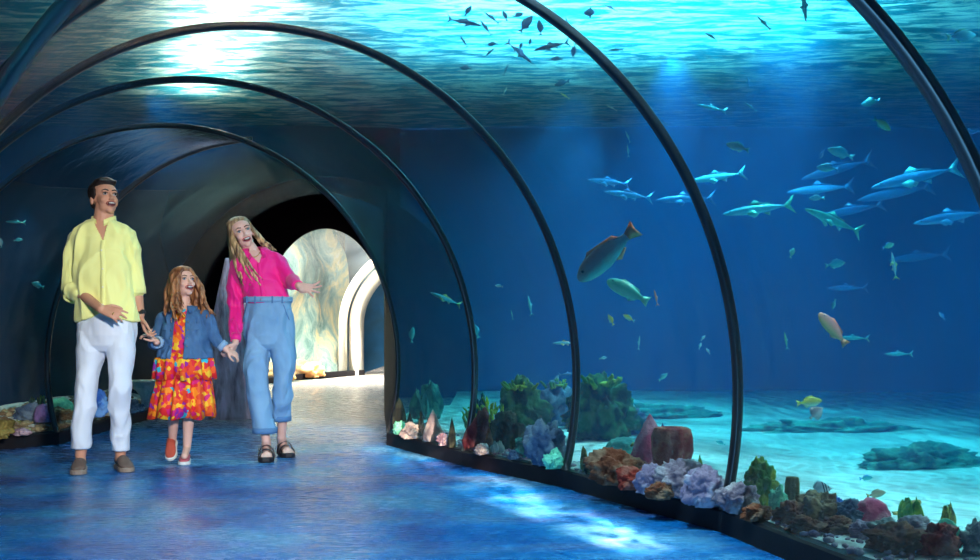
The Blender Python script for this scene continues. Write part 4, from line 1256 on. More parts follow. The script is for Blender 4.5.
def face_parts(T, R3, s, parent, org, hair_col, iris, smile=0.5, lips=(150, 60, 60)):
    def small(name, items, mat):
        bm = bmesh.new()
        for it in items:
            if it[0] == 'e': add_ell(bm, T(it[1]), tuple(x * s for x in it[2]), R3, 12)
            else: add_cap(bm, T(it[1]), T(it[2]), it[3] * s, it[4] * s, 8)
        bmesh.ops.recalc_face_normals(bm, faces=bm.faces)
        bmesh.ops.translate(bm, verts=bm.verts, vec=-Vector(org))
        return bm_obj(name, bm, mat, parent=parent)
    for sx in (-1, 1):
        e = small('eye', [('e', (sx * .030, -.0795, .002), (.0125, .0080, .0060))], M_EYEW)
        small('iris', [('e', (sx * .0315, -.0868, .003), (.0062, .0030, .0062))], iris).parent = e
        small('eyelid', [('c', (sx * .016, -.0865, .0085), (sx * .030, -.0885, .0115), .0024, .0026), ('c', (sx * .030, -.0885, .0115), (sx * .044, -.083, .007), .0026, .0018)], M_LASH)
        small('eyebrow', [('c', (sx * .013, -.0895, .024), (sx * .030, -.0890, .029), .0036, .0038), ('c', (sx * .030, -.0890, .029), (sx * .047, -.080, .024), .0036, .0020)], hair_col)
    w = .022 + .006 * smile; h = .004 + .010 * smile
    small('mouth', [('e', (0, -.0905, -.062), (w * .9, .006, h))], M_MOUTH)
    small('teeth', [('e', (0, -.0945, -.0585 + .001), (w * .68, .004, max(.0025, h * .40)))], M_TEETH)
    N = 14; pts = []
    for k in range(N):
        a = 2 * PI * k / N
        pts.append((math.cos(a) * w, -.0925 + .014 * abs(math.cos(a)) ** 3, -.062 + math.sin(a) * (h + .002) + .006 * smile * math.cos(a) ** 2))
    small('lips', [('c', pts[k], pts[(k + 1) % N], .0028, .0028) for k in range(N)], pbr('lips_%d' % int(org[0] * 100), srgb(*lips), .35))

def hand_prims(bm, W, d, n, thumb, k=1.0, curl=(0.5, 0.6, 0.7, 0.8), spread=0.12, tcurl=0.3):
    """palm and five fingers; d along the hand, n out of the palm, thumb = side vector"""
    d = Vector(d).normalized(); n = Vector(n); n = (n - d * n.dot(d)).normalized()
    sd = d.cross(n).normalized()
    if sd.dot(Vector(thumb)) < 0: sd = -sd
    offs = (.030, .011, -.009, -.027); lens = (.072, .080, .074, .058)
    W = Vector(W)
    for i, (o_, L) in enumerate(zip(offs, lens)):
        kn = W + (d * (.088 - .004 * abs(i - 1)) + sd * o_) * k
        add_cap(bm, W + (d * .012 + sd * o_ * .55) * k, kn, .0150 * k, .0105 * k, 10)
        ang = 0.0; p = kn
        dr0 = (d + sd * spread * (1.5 - i)).normalized()
        for j, fr in enumerate((.42, .32, .26)):
            ang += curl[i] * (0.9 if j == 0 else 1.0)
            dr = dr0 * math.cos(ang) + n * math.sin(ang)
            q = p + dr * L * fr * k
            add_cap(bm, p, q, (.0092 - .0009 * j) * k, (.0086 - .0010 * j) * k, 10); p = q
    b = W + (d * .022 + sd * .022) * k
    dr = (d * .55 + sd * .75 + n * .35).normalized()
    m_ = b + dr * .040 * k; e = m_ + (d * .9 + sd * .25 + n * tcurl).normalized() * .032 * k; e2 = e + (d * .95 + n * tcurl).normalized() * .024 * k
    add_cap(bm, b, m_, .015 * k, .0115 * k, 10); add_cap(bm, m_, e, .011 * k, .0095 * k, 10); add_cap(bm, e, e2, .0095 * k, .0078 * k, 10)

def strands(bm, T, roots, n, length, r, seed, wave=0.012, sidex=None):
    """hair locks from scalp points: roots -> list of (start, via, end) in head space"""
    rnd = random.Random(seed)
    for i in range(n):
        a, b, c = roots[i % len(roots)]
        j = lambda q, s_: Vector(q) + Vector((rnd.uniform(-1, 1), rnd.uniform(-1, 1), rnd.uniform(-1, 1) * .6)) * s_
        A, B, C_ = j(a, .010), j(b, .016), j(c, .026)
        pts, rr = [], []
        ph = rnd.uniform(0, 6)
        for k in range(15):
            t = k / 14
            p = A * (1 - t) ** 2 + B * 2 * t * (1 - t) + C_ * t * t
            p = p + Vector((math.sin(t * 9 + ph), math.cos(t * 8 + ph), 0)) * wave * t
            pts.append(T(p)); rr.append(r * (1.0 if t < .7 else lerp(1, .35, (t - .7) / .3)) * rnd.uniform(.9, 1.1))
        merge_tube(bm, pts, rr, 8)

M_EYEW = pbr('eye_white', (0.55, 0.52, 0.50, 1), 0.25)
M_LASH = pbr('lashes', (0.02, 0.012, 0.01, 1), 0.6)
M_MOUTH = pbr('mouth_inside', (0.10, 0.015, 0.015, 1), 0.5)
M_TEETH = pbr('teeth', (0.62, 0.58, 0.54, 1), 0.3)
M_IRIS_D = pbr('iris_brown', (0.03, 0.015, 0.01, 1), 0.2)
M_IRIS_B = pbr('iris_blue', (0.05, 0.09, 0.14, 1), 0.2)

def shoe(parent, org, heel, toe, w, h, upper, solem, ankle_r, up=Vector((0, 0, 1)), th=.028, white=None, open_top=True):
    """slip-on: shaped sole slab plus rounded upper"""
    heel, toe = Vector(heel), Vector(toe); d = toe - heel; L = d.length; d /= L
    s = d.cross(up).normalized(); u = s.cross(d).normalized()
    def P(t, x, z): return heel + d * t * L + s * x * w + u * z
    prof_ = [(0.0, .22), (.04, .32), (.15, .40), (.35, .38), (.55, .43), (.75, .50), (.88, .44), (.96, .28), (1.0, .12)]
    def outline():
        return [(t, x) for t, x in prof_] + [(t, -x) for t, x in prof_[::-1]]
    bm = bmesh.new(); lay = []
    for z, g in ((0, .97), (th * .15, 1.02), (th * .85, 1.03), (th, .98)):
        lay.append([bm.verts.new(P(.5 + (t - .5) * g, x * g, z)) for t, x in outline()])
    n_ = len(lay[0])
    for i in range(3):
        for q in range(n_): bm.faces.new((lay[i][q], lay[i][(q + 1) % n_], lay[i + 1][(q + 1) % n_], lay[i + 1][q]))
    bm.faces.new(lay[0][::-1]); bm.faces.new(lay[-1])
    bmesh.ops.recalc_face_normals(bm, faces=bm.faces)
    bmesh.ops.translate(bm, verts=bm.verts, vec=-Vector(org))
    so = None
    def up_build(b):
        R_ = []
        for t, x, hh in ((.03, .30, .62), (.15, .38, .80), (.30, .37, .95), (.45, .38, .95), (.6, .44, .72), (.75, .47, .52), (.88, .41, .40), (.96, .25, .25)):
            row = []
            for q in range(16):
                a = 2 * PI * q / 16
                row.append(b.verts.new(P(t, math.cos(a) * x, th * .7 + h * hh / 2 * (1 + math.sin(a)))))
            R_.append(row)
        for i in range(len(R_) - 1):
            for q in range(16): b.faces.new((R_[i][q], R_[i][(q + 1) % 16], R_[i + 1][(q + 1) % 16], R_[i + 1][q]))
        b.faces.new(R_[0][::-1]); b.faces.new(R_[-1])
    up_o = blob('shoe', up_build, upper, parent, org, 0.005, 2)
    so = bm_obj('sole', bm, solem, parent=up_o, smooth=False)
    return up_o

def ring_band(name, mat, parent, org, c, rx, ry, h, th, tilt=0.0, ydir=Vector((0, 0, 1)), noise_a=0.0):
    """closed band with thickness round an axis"""
    c = Vector(c); z = Vector(ydir).normalized(); x = Vector((1, 0, 0)); x = (x - z * x.dot(z)).normalized(); y = z.cross(x)
    V = []; N = 36
    for (g, zz) in ((0, 0), (0, h), (th, h), (th, 0)):
        for q in range(N):
            a = 2 * PI * q / N
            k = 1 + noise_a * noise.noise(Vector((math.cos(a) * 2, math.sin(a) * 2, c.x * 9)))
            V.append(c + x * math.cos(a) * (rx - g) * k + y * math.sin(a) * (ry - g) * k + z * (zz + tilt * math.cos(a)) - Vector(org))
    f = grid_faces(4, N, True) + [(3 * N + q, 3 * N + (q + 1) % N, (q + 1) % N, q) for q in range(N)]
    return mesh_obj(name, V, f, mat, parent=parent)

# ---------------------------------------------------------------- the man
D0 = 6.35; S0 = D0 / F_PX
org = Vector(at(104, 0, D0)); org.z = 0.0
man = empty('person', org)
tag(man, 'tall man in pale yellow shirt and white trousers, holding the hand of the girl', 'person', 'family walking through the tunnel')
p = lambda u, v, dy=0.0: at(u, v, D0 + dy)
SK1 = pbr('skin_man', srgb(204, 142, 114), 0.5, srgb(214, 154, 126), 14, spec=0.35, sss=0.0)
HM = Matrix.Translation(p(104.5, 199)) @ Matrix.Rotation(rad(44), 4, 'Z') @ Matrix.Rotation(rad(-14), 4, 'X')
hf, T, R3 = head_prims(HM, 1.02)
def b_man(bm):
    hf(bm)
    add_cap(bm, T((0, .01, -.05)), p(103, 226), .057, .062)
    add_loft(bm, [(p(103, 222), .07, .06), (p(103, 230), .12, .075), (p(103, 240), .150, .095), (p(103, 262), .145, .10), (p(105, 292), .14, .095), (p(107, 315), .145, .09), (p(107, 336), .145, .09), (p(107, 343), .10, .07)])
    for a, b_, c, w_ in (((78, 239), (72.5, 287, .03), (101, 309, -.24), 1), ((129, 236), (135.5, 285, .05), (140.5, 315, .08), 1)):
        add_cap(bm, p(*a), p(*b_), .036, .036); add_cap(bm, p(*b_), p(*c), .041, .026)
    hand_prims(bm, p(101, 309, -.24), Vector((1, -.18, -.30)), Vector((-.1, .8, -.5)), Vector((.1, -.5, 1)), 1.0, (.18, .35, .45, .5), .10)
    hand_prims(bm, p(141.5, 317, .10), Vector((.22, .05, -1)), Vector((.9, .3, 0)), Vector((-.1, -1, -.1)), 1.0, (.40, .6, .7, .8), .02)
    for a, b_, c in (((93, 335), (87, 390, -.05), (80.5, 455, -.03)), ((119, 335), (119.5, 392, .0), (120.5, 453, .09))):
        add_cap(bm, p(*a), p(*b_), .066, .045); add_cap(bm, p(*b_), p(*c), .046, .034)
    add_cap(bm, at(80.5, 460, 6.33), at(78.5, 468, 6.25), .034, .026); add_cap(bm, at(120, 458, 6.44), at(124, 464, 6.36), .034, .026)
body = blob('body', b_man, SK1, man, org, 0.0055, 2)
HAIR1 = pbr('hair_dark', srgb(22, 15, 14), 0.55, srgb(44, 30, 26), 60, stretch=(1, 1, .3), bump=0.002, bscale=120)
def b_h(bm):
    add_ell(bm, T((0, .030, .052)), (.083, .088, .076), R3); add_ell(bm, T((0, -.018, .090)), (.068, .070, .040), R3)
    add_ell(bm, T((0, .07, .0)), (.060, .042, .06), R3)
    for sx in (-1, 1): add_ell(bm, T((sx * .070, .006, .028)), (.014, .045, .040), R3)
    for k in range(9): add_cap(bm, T((-.05 + k * .0125, -.055, .098)), T((-.055 + k * .0125, -.082, .088)), .012, .007)
blob('hair', b_h, HAIR1, man, org, 0.0045, 1, disp=lambda q, n: .003 * noise.noise(q * 60))
face_parts(T, R3, 1.04, man, org, HAIR1, M_IRIS_D, 0.9, (150, 70, 62))

SHIRT = pbr('linen_yellow', srgb(250, 246, 160), 0.85, srgb(244, 238, 146), 6, bump=0.0008, bscale=260, sheen=0.2)
def b_sh(bm):
    add_loft(bm, [(p(104, 220.5), .078, .070), (p(103.5, 225), .125, .085), (p(103, 230.5), .182, .105), (p(103, 238), .190, .122), (p(103, 256), .184, .130), (p(104, 276), .178, .130),
                  (p(105.5, 296), .180, .130), (p(107, 311), .188, .136), (p(108.5, 318), .192, .138)], pw=.9)
    for a, b_, r0, r1 in (((77.5, 239), (72.5, 270, .01), .060, .060), ((72.5, 270, .01), (72.5, 288, .02), .060, .058), ((72.5, 288, .02), (78, 293, -.05), .058, .052),
                          ((128, 237), (134, 268, .03), .058, .054), ((134, 268, .03), (136, 288, .045), .054, .050)):
        add_cap(bm, p(*a), p(*b_), r0, r1)
vp = p(109.5, 241, 0)
def cut_v(q, n):
    if q.y > D0: return False
    top = p(0, 219).z
    t = (q.z - vp.z) / (top - vp.z)
    cx = lerp(vp.x, p(106, 0).x, t)
    return (t > 0 and abs(q.x - cx) < .002 + .05 * t)
def snap_v(q):
    top = p(0, 219).z; t = (q.z - vp.z) / (top - vp.z)
    if t <= 0 or q.y > D0: return q
    cx = lerp(vp.x, p(106, 0).x, t); s_ = 1 if q.x > cx else -1
    return Vector((cx + s_ * (.002 + .05 * t), q.y, q.z))
sf = folds(.022, (7, 7, 3.4), 3)
shirt = blob('shirt', b_sh, SHIRT, man, org, 0.006, 3, disp=sf, cut=cut_v, snap=snap_v, deform=lambda q: q + Vector((0, 0, -.018 * math.sin(q.x * 17 + 1) if q.z < p(0, 314).z else 0)))
# stand collar, cuffs, placket, buttons
for sx in (-1, 1):
    V = []
    for k in range(12):
        t = k / 11
        a = -PI / 2 + sx * lerp(.35, PI + .0, t)
        for z_, g in ((0, .0), (.034 + .006 * (1 - t), .004), (.034 + .006 * (1 - t), .012), (0, .012)):
            r = .078 - g
            V.append(p(104, 222.5) + Vector((math.cos(a) * r * .98, math.sin(a) * r * .95 - .006, z_ - .030 * (1 - t) ** 3 + .016 * t)) - org)
    mesh_obj('collar', V, grid_faces(12, 4, True), SHIRT, parent=shirt)
ring_band('cuff', SHIRT, shirt, org, p(74.5, 297, -.005), .062, .062, .052, .012, ydir=Vector((-.35, .55, .80)), noise_a=.1)
ring_band('cuff', SHIRT, shirt, org, p(137, 294, .05), .053, .056, .045, .012, ydir=Vector((-.08, 0, 1)), noise_a=.1)
def front_y(o, x, z, d0):
    """front surface of a garment in world space at (x, z)"""
    best = d0
    for v in o.data.vertices:
        w = v.co + org
        if abs(w.x - x) < .012 and abs(w.z - z) < .012 and w.y < best: best = w.y
    return best
V = []
ks = [lerp(242, 318, k / 14) for k in range(15)]
for v_ in ks:
    c = p(lerp(110, 111.5, (v_ - 242) / 76), v_); y = front_y(shirt, c.x, c.z, D0)
    for dx, dy in ((-.014, .002), (-.012, -.004), (.012, -.004), (.014, .002)): V.append(Vector((c.x + dx, y + dy, c.z)) - org)
mesh_obj('placket', V, grid_faces(15, 4), SHIRT, parent=shirt)
M_BTN = pbr('button', srgb(235, 230, 200), .3)
for v_ in (252, 270, 288, 305):
    c = p(lerp(110, 111.5, (v_ - 242) / 76), v_); y = front_y(shirt, c.x, c.z, D0)
    bm = bmesh.new(); add_ell(bm, Vector((c.x, y - .006, c.z)) - org, (.0055, .003, .0055), None, 10); bm_obj('button', bm, M_BTN, parent=shirt)

TR = pbr('cotton_white', srgb(226, 228, 236), 0.8, srgb(214, 218, 230), 5, bump=0.0006, bscale=240)
def leg_loft(bm, rows_, pf):
    add_loft(bm, [(pf(u, v, dy), hw * S_ * .93, ry * .95) for (u, v, hw, ry, dy) in rows_], 28)
def b_tr(bm):
    global S_
    S_ = S0
    add_loft(bm, [(p(108, 312), .170, .115), (p(107.5, 322), .178, .122), (p(107, 335), .180, .122), (p(106.5, 345), .168, .108), (p(106.5, 351), .10, .07)], 32)
    leg_loft(bm, [(92.5, 332, 15, .105, 0), (91, 350, 14.8, .103, -.01), (88.5, 372, 13.0, .088, -.04), (86.5, 390, 11.8, .080, -.05), (84, 412, 11.2, .078, -.06), (81.8, 435, 10.4, .074, -.05), (80.8, 448, 10.2, .072, -.03)], p)
    leg_loft(bm, [(121, 332, 15, .105, 0), (120.5, 350, 14.8, .103, 0), (119.8, 372, 13.0, .088, -.02), (119, 390, 12.0, .080, -.02), (119.8, 412, 11.0, .078, .03), (120.5, 435, 9.6, .072, .07), (120.8, 450, 9.0, .070, .09)], p)
tro = blob('trousers', b_tr, TR, man, org, 0.006, 2, disp=folds(.012, (9, 9, 4.0), 11))
UP1 = pbr('suede_taupe', srgb(112, 88, 78), .85, srgb(94, 74, 66), 20); SO1 = pbr('sole_taupe', srgb(150, 128, 112), .7)
g = lambda u, D: Vector(((u - 490) / F_PX * D, D, 0.001))
shoe(man, org, g(81, 6.40), g(77.5, 6.155), .098, .075, UP1, SO1, .04)
shoe(man, org, g(119, 6.50), g(128.5, 6.27), .098, .075, UP1, SO1, .04)
w = ring_band('watch', pbr('watch_strap', srgb(18, 16, 18), .4), man, org, p(140.2, 314, .075), .034, .034, .016, .004, ydir=Vector((-.1, 0, 1)))
bm = bmesh.new(); add_ell(bm, p(142.5, 311.5, .045) - org, (.016, .007, .014), None, 14); bm_obj('watch_dial', bm, pbr('dial', srgb(40, 40, 44), .2), parent=w)
r_ = ring_band('ring', pbr('gold', srgb(220, 180, 90), .25, metal=1.0), man, org, p(113, 314, -.262), .0105, .0105, .005, .002, ydir=Vector((1, -.1, -.4)))

# ---------------------------------------------------------------- the girl
D0 = 6.72; S0 = D0 / F_PX
org = Vector(at(184, 0, D0)); org.z = 0.0
girl = empty('person', org)
tag(girl, 'girl with long wavy hair in denim jacket and orange patterned ruffled dress, mouth open', 'person', 'family walking through the tunnel')
p = lambda u, v, dy=0.0: at(u, v, D0 + dy)
SK2 = pbr('skin_girl', srgb(226, 172, 152), 0.5, srgb(234, 182, 162), 14, spec=0.35)
HM = Matrix.Translation(p(183.5, 283)) @ Matrix.Rotation(rad(42), 4, 'Z') @ Matrix.Rotation(rad(-16), 4, 'X')
hf, T, R3 = head_prims(HM, .92)
def b_girl(bm):
    hf(bm)
    add_cap(bm, T((0, .01, -.05)), p(184, 307), .040, .044)
    add_loft(bm, [(p(184, 305), .05, .045), (p(184, 311), .10, .06), (p(184, 320), .125, .075), (p(184.5, 335), .12, .08), (p(185, 350), .115, .08), (p(185, 365), .125, .09), (p(185, 380), .11, .08)])
    add_cap(bm, p(165, 318), p(156, 343, .05), .036, .030); add_cap(bm, p(156.5, 343, .05), p(156.5, 342, -.16), .030, .021)
    add_cap(bm, p(204, 316), p(215, 338, .02), .036, .030); add_cap(bm, p(215, 338, .02), p(227, 350, .01), .030, .021)
    hand_prims(bm, p(157.5, 341, -.16), Vector((-.85, -.25, .62)), Vector((-.5, .1, -.8)), Vector((0, -1, .6)), .78, (.6, .6, .6, .6), .02)
    hand_prims(bm, p(227, 350, .01), Vector((1, .25, -.55)), Vector((.3, .6, -1)), Vector((.3, -1, 0)), .74, (.5, .5, .6, .6), .02)
    add_cap(bm, p(176, 375), p(174, 408, -.02), .060, .040); add_cap(bm, p(174, 408, -.02), p(172.5, 440, .10), .042, .026); add_cap(bm, p(172.5, 440, .10), p(172, 447, .08), .026, .020)
    add_cap(bm, p(191, 375), p(189, 410, -.04), .060, .041); add_cap(bm, p(189, 410, -.04), p(187, 448, .0), .042, .026); add_cap(bm, p(187, 448, .0), p(184.5, 456, -.10), .026, .022)
body = blob('body', b_girl, SK2, girl, org, 0.005, 2)
HAIR2 = pbr('hair_auburn', srgb(96, 50, 32), 0.5, srgb(196, 132, 84), 34, stretch=(1.6, 1.6, .25), bump=0.003, bscale=60, width=.18)
def b_h(bm):
    add_ell(bm, T((0, .020, .050)), (.081, .088, .074), R3); add_ell(bm, T((0, -.004, .080)), (.069, .070, .040), R3); add_ell(bm, T((0, .06, -.02)), (.068, .045, .08), R3)
    L = []
    for sx in (-1, 1):
        for k in range(9):
            t = k / 8
            a = lerp(-.42, .62, t)
            st = (sx * .068 * math.cos(a * .6), -.012 + .09 * t, .075 - .05 * t)
            vi = (sx * (.105 + .02 * math.sin(k)), -.02 + .10 * t, -.06)
            en = (sx * (.108 + .03 * math.cos(k * 2)), -.105 + .17 * t, -.255 - .03 * math.sin(k * 1.7))
            L.append((st, vi, en))
        for k in range(3):
            L.append(((sx * .03, -.062 + .02 * k, .085), (sx * (.085 + .012 * k), -.06, .035), (sx * (.085 + .012 * k), -.080, -.20)))
    for k in range(7):
        x = -.06 + .02 * k
        L.append(((x, .09, .05), (x * 1.4, .125, -.07), (x * 1.6, .09, -.23)))
    strands(bm, T, L, len(L) * 3, .2, .0098, 5, .020)
blob('hair', b_h, HAIR2, girl, org, 0.005, 1, disp=lambda q, n: .0035 * noise.noise(Vector((q.x * 55, q.y * 55, q.z * 14))))
face_parts(T, R3, .92, girl, org, pbr('brow_auburn', srgb(120, 76, 54), .6), M_IRIS_B, 1.0, (190, 90, 90))

def print_mat():
    m, nt, out = node_mat('floral_print')
    b = nd(nt, 'ShaderNodeBsdfPrincipled', Roughness=0.75)
    c = coords(nt, (1, 1, 1))
    n = nd(nt, 'ShaderNodeTexNoise', Scale=14, Detail=2); nt.links.new(c, n.inputs['Vector'])
    ad = nd(nt, 'ShaderNodeVectorMath', _operation='MULTIPLY_ADD'); ad.inputs[1].default_value = (.08, .08, .08)
    nt.links.new(n.outputs['Color'], ad.inputs[0]); nt.links.new(c, ad.inputs[2])
    v = nd(nt, 'ShaderNodeTexVoronoi', Scale=34.0); nt.links.new(ad.outputs[0], v.inputs['Vector'])
    sp = nt.nodes.new('ShaderNodeSeparateColor'); nt.links.new(v.outputs['Color'], sp.inputs[0])
    k = ramp(nt, sp.outputs[0], [(0, srgb(235, 70, 20)), (.24, srgb(250, 140, 20)), (.42, srgb(225, 30, 40)), (.58, srgb(250, 190, 40)), (.70, srgb(215, 25, 110)), (.83, srgb(245, 95, 30)), (.91, srgb(40, 175, 200)), (.955, srgb(150, 30, 150))], 'CONSTANT')
    nt.links.new(k, b.inputs['Base Color']); nt.links.new(b.outputs[0], out.inputs['Surface'])
    return m
DRESS = print_mat()
def skirt(name, rows_, parent, ruff, seed, n=120):
    """pleated flounce with thickness: rows (v, u centre, half width px, depth m, ruffle m)"""
    V = []; R_ = []
    def ringp(v, u, hw, ry, ru, inset):
        row = []
        for q in range(n):
            a = 2 * PI * q / n
            f = math.sin(a * 13 + seed + 1.2 * math.sin(a * 3 + seed)) * ru + math.sin(a * 23 + seed * 2) * ru * .35
            rx = hw * S0 + f - inset; r2 = ry + f - inset
            row.append(p(u, v) + Vector((math.cos(a) * rx, math.sin(a) * r2, ru * .5 * math.sin(a * 7 + seed))) - org)
        return row
    for r in rows_: R_.append(ringp(*r, 0))
    for r in rows_[::-1]: R_.append(ringp(*r, .004))
    for r in R_: V += r
    return mesh_obj(name, V, grid_faces(len(R_), n, True) + [((len(R_) - 1) * n + q, (len(R_) - 1) * n + (q + 1) % n, (q + 1) % n, q) for q in range(n)], DRESS, parent=parent)
def b_dr(bm):
    add_loft(bm, [(p(184, 306), .052, .050), (p(184, 312), .095, .070), (p(184, 320), .118, .084), (p(184.5, 335), .128, .092), (p(185, 350), .135, .098), (p(185, 362), .16, .115), (p(185, 376), .165, .12)])
nk = p(185, 309).z
dress = blob('dress', b_dr, DRESS, girl, org, 0.005, 2, disp=folds(.006, (10, 10, 5), 4), cut=lambda q, n: q.z > nk)
skirt('ruffle', [(350, 185, 20, .105, .002), (356, 184.5, 24.5, .125, .005), (359, 184.5, 27.5, .145, .010), (368, 184.5, 29, .15, .012), (379, 185, 29.5, .155, .016)], dress, 1, 1)
skirt('skirt', [(368, 184.5, 24.5, .135, .006), (385, 184, 27, .150, .011), (402, 183, 30, .165, .015), (417, 182.5, 31.5, .175, .019)], dress, 1, 4)
DEN = pbr('denim_mid', srgb(46, 84, 128), .8, srgb(84, 124, 166), 9, bump=0.0012, bscale=200)
DENL = pbr('denim_cuff', srgb(130, 160, 195), .8, srgb(150, 178, 205), 12)
def b_jk(bm):
    add_loft(bm, [(p(184, 308), .075, .068), (p(184, 312), .115, .085), (p(184, 318), .140, .100), (p(184.5, 330), .150, .110), (p(185, 345), .163, .120), (p(185, 354), .180, .140), (p(185, 358), .184, .146)], pw=.92)
    for a, b_, r0, r1 in (((164, 319), (156.5, 336, .03), .050, .045), ((156.5, 336, .03), (155, 344, .02), .045, .042), ((155, 344, .02), (156, 343, -.10), .042, .036),
                          ((205, 317), (214, 336, .02), .050, .044), ((214, 336, .02), (222, 345, .01), .044, .036)):
        add_cap(bm, p(*a), p(*b_), r0, r1)
def cut_j(q, n):
    if q.y > D0 - .01: return q.z > p(0, 308.5).z
    t = (p(0, 356).z - q.z) / (p(0, 308).z - p(0, 356).z) * -1
    t = (q.z - p(0, 356).z) / (p(0, 308).z - p(0, 356).z)
    cx = lerp(p(183.5, 0).x, p(185, 0).x, t)
    return abs(q.x - cx) < lerp(.040, .034, t) or q.z > p(0, 308.5).z
def snap_j(q):
    if q.y > D0 - .01 or q.z > p(0, 309.5).z: return q
    t = (q.z - p(0, 356).z) / (p(0, 308).z - p(0, 356).z)
    cx = lerp(p(183.5, 0).x, p(185, 0).x, t); s_ = 1 if q.x > cx else -1
    w_ = lerp(.040, .034, t)
    return Vector((cx + s_ * w_, q.y, q.z)) if abs(abs(q.x - cx) - w_) < .012 else q
jk = blob('jacket', b_jk, DEN, girl, org, 0.005, 2, disp=folds(.012, (11, 11, 7), 8), cut=cut_j, snap=snap_j)
for sx in (-1, 1):
    V = []
    for k in range(9):
        t = k / 8; a = -PI / 2 + sx * lerp(.55, PI, t)
        for z_, r in ((0, .070), (.028, .066), (.026, .078), (-.012 - .012 * (1 - t), .092 + .01 * (1 - t))):
            V.append(p(184, 310) + Vector((math.cos(a) * r * 1.1, math.sin(a) * r - .006, z_)) - org)
    mesh_obj('collar', V, grid_faces(9, 4, True), DEN, parent=jk)
ring_band('cuff', DENL, jk, org, p(156.6, 342.5, -.13), .038, .040, .035, .010, ydir=Vector((.3, .95, .05)))
ring_band('cuff', DENL, jk, org, p(224.5, 347.5, .01), .038, .038, .035, .010, ydir=Vector((-.68, -.1, .62)))
for u0, dz in ((176.3, 0), (192.5, 0)):
    for v_ in (322, 330, 338, 346):
        c = p(u0, v_); y = front_y(jk, c.x, c.z, D0)
        bm = bmesh.new(); add_ell(bm, Vector((c.x, y - .003, c.z)) - org, (.005, .003, .005), None, 8); bm_obj('button', bm, pbr('copper_%d_%d' % (int(u0), v_), srgb(150, 140, 130), .3, metal=.8), parent=jk)
for u0 in (169.5, 199.5):
    V = []
    c = p(u0, 326)
    for k in range(5):
        for j in range(4):
            x = c.x + (j - 1.5) * .017; z = c.z + .016 - k * .009 - (0.006 if j in (1, 2) and k == 4 else 0)
            V.append(Vector((x, front_y(jk, x, z, D0) - .0045, z)) - org)
    mesh_obj('pocket_flap', V, grid_faces(5, 4), DEN, parent=jk)
UP2 = pbr('canvas_coral', srgb(196, 84, 60), .85, srgb(176, 70, 56), 20); UP3 = pbr('canvas_rose', srgb(196, 92, 100), .85, srgb(176, 80, 92), 20)
SO2 = pbr('sole_white', srgb(228, 222, 215), .6)
shoe(girl, org, p(173.5, 441, .16), p(171, 461, -.005), .078, .065, UP2, SO2, .03, up=Vector((0, -.5, .35)), th=.022)
shoe(girl, org, g(186.5, 6.80), g(183.5, 6.60), .078, .060, UP3, SO2, .03, th=.022)

# ---------------------------------------------------------------- the woman
D0 = 7.0; S0 = D0 / F_PX
org = Vector(at(268, 0, D0)); org.z = 0.0
woman = empty('person', org)
tag(woman, 'woman in bright pink shirt and light blue jeans, reaching out one open hand', 'person', 'family walking through the tunnel')
p = lambda u, v, dy=0.0: at(u, v, D0 + dy)
SK3 = pbr('skin_woman', srgb(228, 174, 158), 0.5, srgb(236, 186, 170), 14, spec=0.35)
HM = Matrix.Translation(p(242, 233.5)) @ Matrix.Rotation(rad(24), 4, 'Z') @ Matrix.Rotation(rad(-20), 4, 'Y') @ Matrix.Rotation(rad(-8), 4, 'X')
hf, T, R3 = head_prims(HM, 1.0)
def b_wom(bm):
    hf(bm)
    add_cap(bm, T((0, .01, -.05)), p(255, 256), .045, .050)
    add_loft(bm, [(p(256, 251), .05, .05), (p(257, 257), .11, .065), (p(257, 264), .14, .08), (p(259, 277), .14, .09), (p(265, 292), .125, .085), (p(269, 305), .125, .085), (p(269, 325), .140, .095), (p(269, 340), .12, .08)])
    add_cap(bm, p(237, 264), p(236, 306, .03), .042, .034); add_cap(bm, p(236, 306, .03), p(235.5, 343, -.16), .034, .023)
    add_cap(bm, p(277, 260), p(290, 281, -.05), .042, .033); add_cap(bm, p(290, 281, -.05), p(299, 286, -.24), .033, .023)
    hand_prims(bm, p(235.5, 343, -.16), Vector((-.35, -.3, -1)), Vector((-.9, .2, .2)), Vector((.2, -1, 0)), .92, (.7, .75, .75, .75), .02)
    hand_prims(bm, p(299, 286, -.24), Vector((1, -.35, -.22)), Vector((.1, -.8, .65)), Vector((.2, -.3, -1)), 1.05, (.06, .10, .16, .22), .42)
    add_cap(bm, p(259, 330), p(257.5, 382, -.06), .060, .044); add_cap(bm, p(257.5, 382, -.06), p(266, 440, -.10), .044, .030)
    add_cap(bm, p(281, 330), p(284, 382, -.02), .060, .042); add_cap(bm, p(284, 382, -.02), p(281.5, 437, .10), .042, .030)
    # feet, bare in sandals
    for hx, tx, hy, ty in ((266.5, 266.5, 6.95, 6.80), (282.5, 287.5, 7.18, 7.03)):
        a, b_ = g(hx, hy), g(tx, ty); a.z = .065; b_.z = .046
        add_cap(bm, a, b_, .030, .026); d_ = (b_ - a).normalized(); s_ = Vector((d_.y, -d_.x, 0)).normalized()
        for k in range(5):
            o_ = (k - 2) * .0155
            add_cap(bm, b_ + s_ * o_ * .8, b_ + s_ * o_ + d_ * (.052 - .005 * abs(k - 1.5)) + Vector((0, 0, -.010)), .0115, .008)
    add_cap(bm, p(266, 440, -.10), Vector((g(266.5, 6.94).x, 6.94, .07)), .031, .034); add_cap(bm, p(281.5, 437, .10), Vector((g(282.5, 7.16).x, 7.16, .07)), .031, .034)
body = blob('body', b_wom, SK3, woman, org, 0.0042, 2)
HAIR3 = pbr('hair_blonde', srgb(84, 54, 40), 0.45, srgb(232, 190, 136), 38, stretch=(1.6, 1.6, .2), bump=0.003, bscale=70, width=.15)
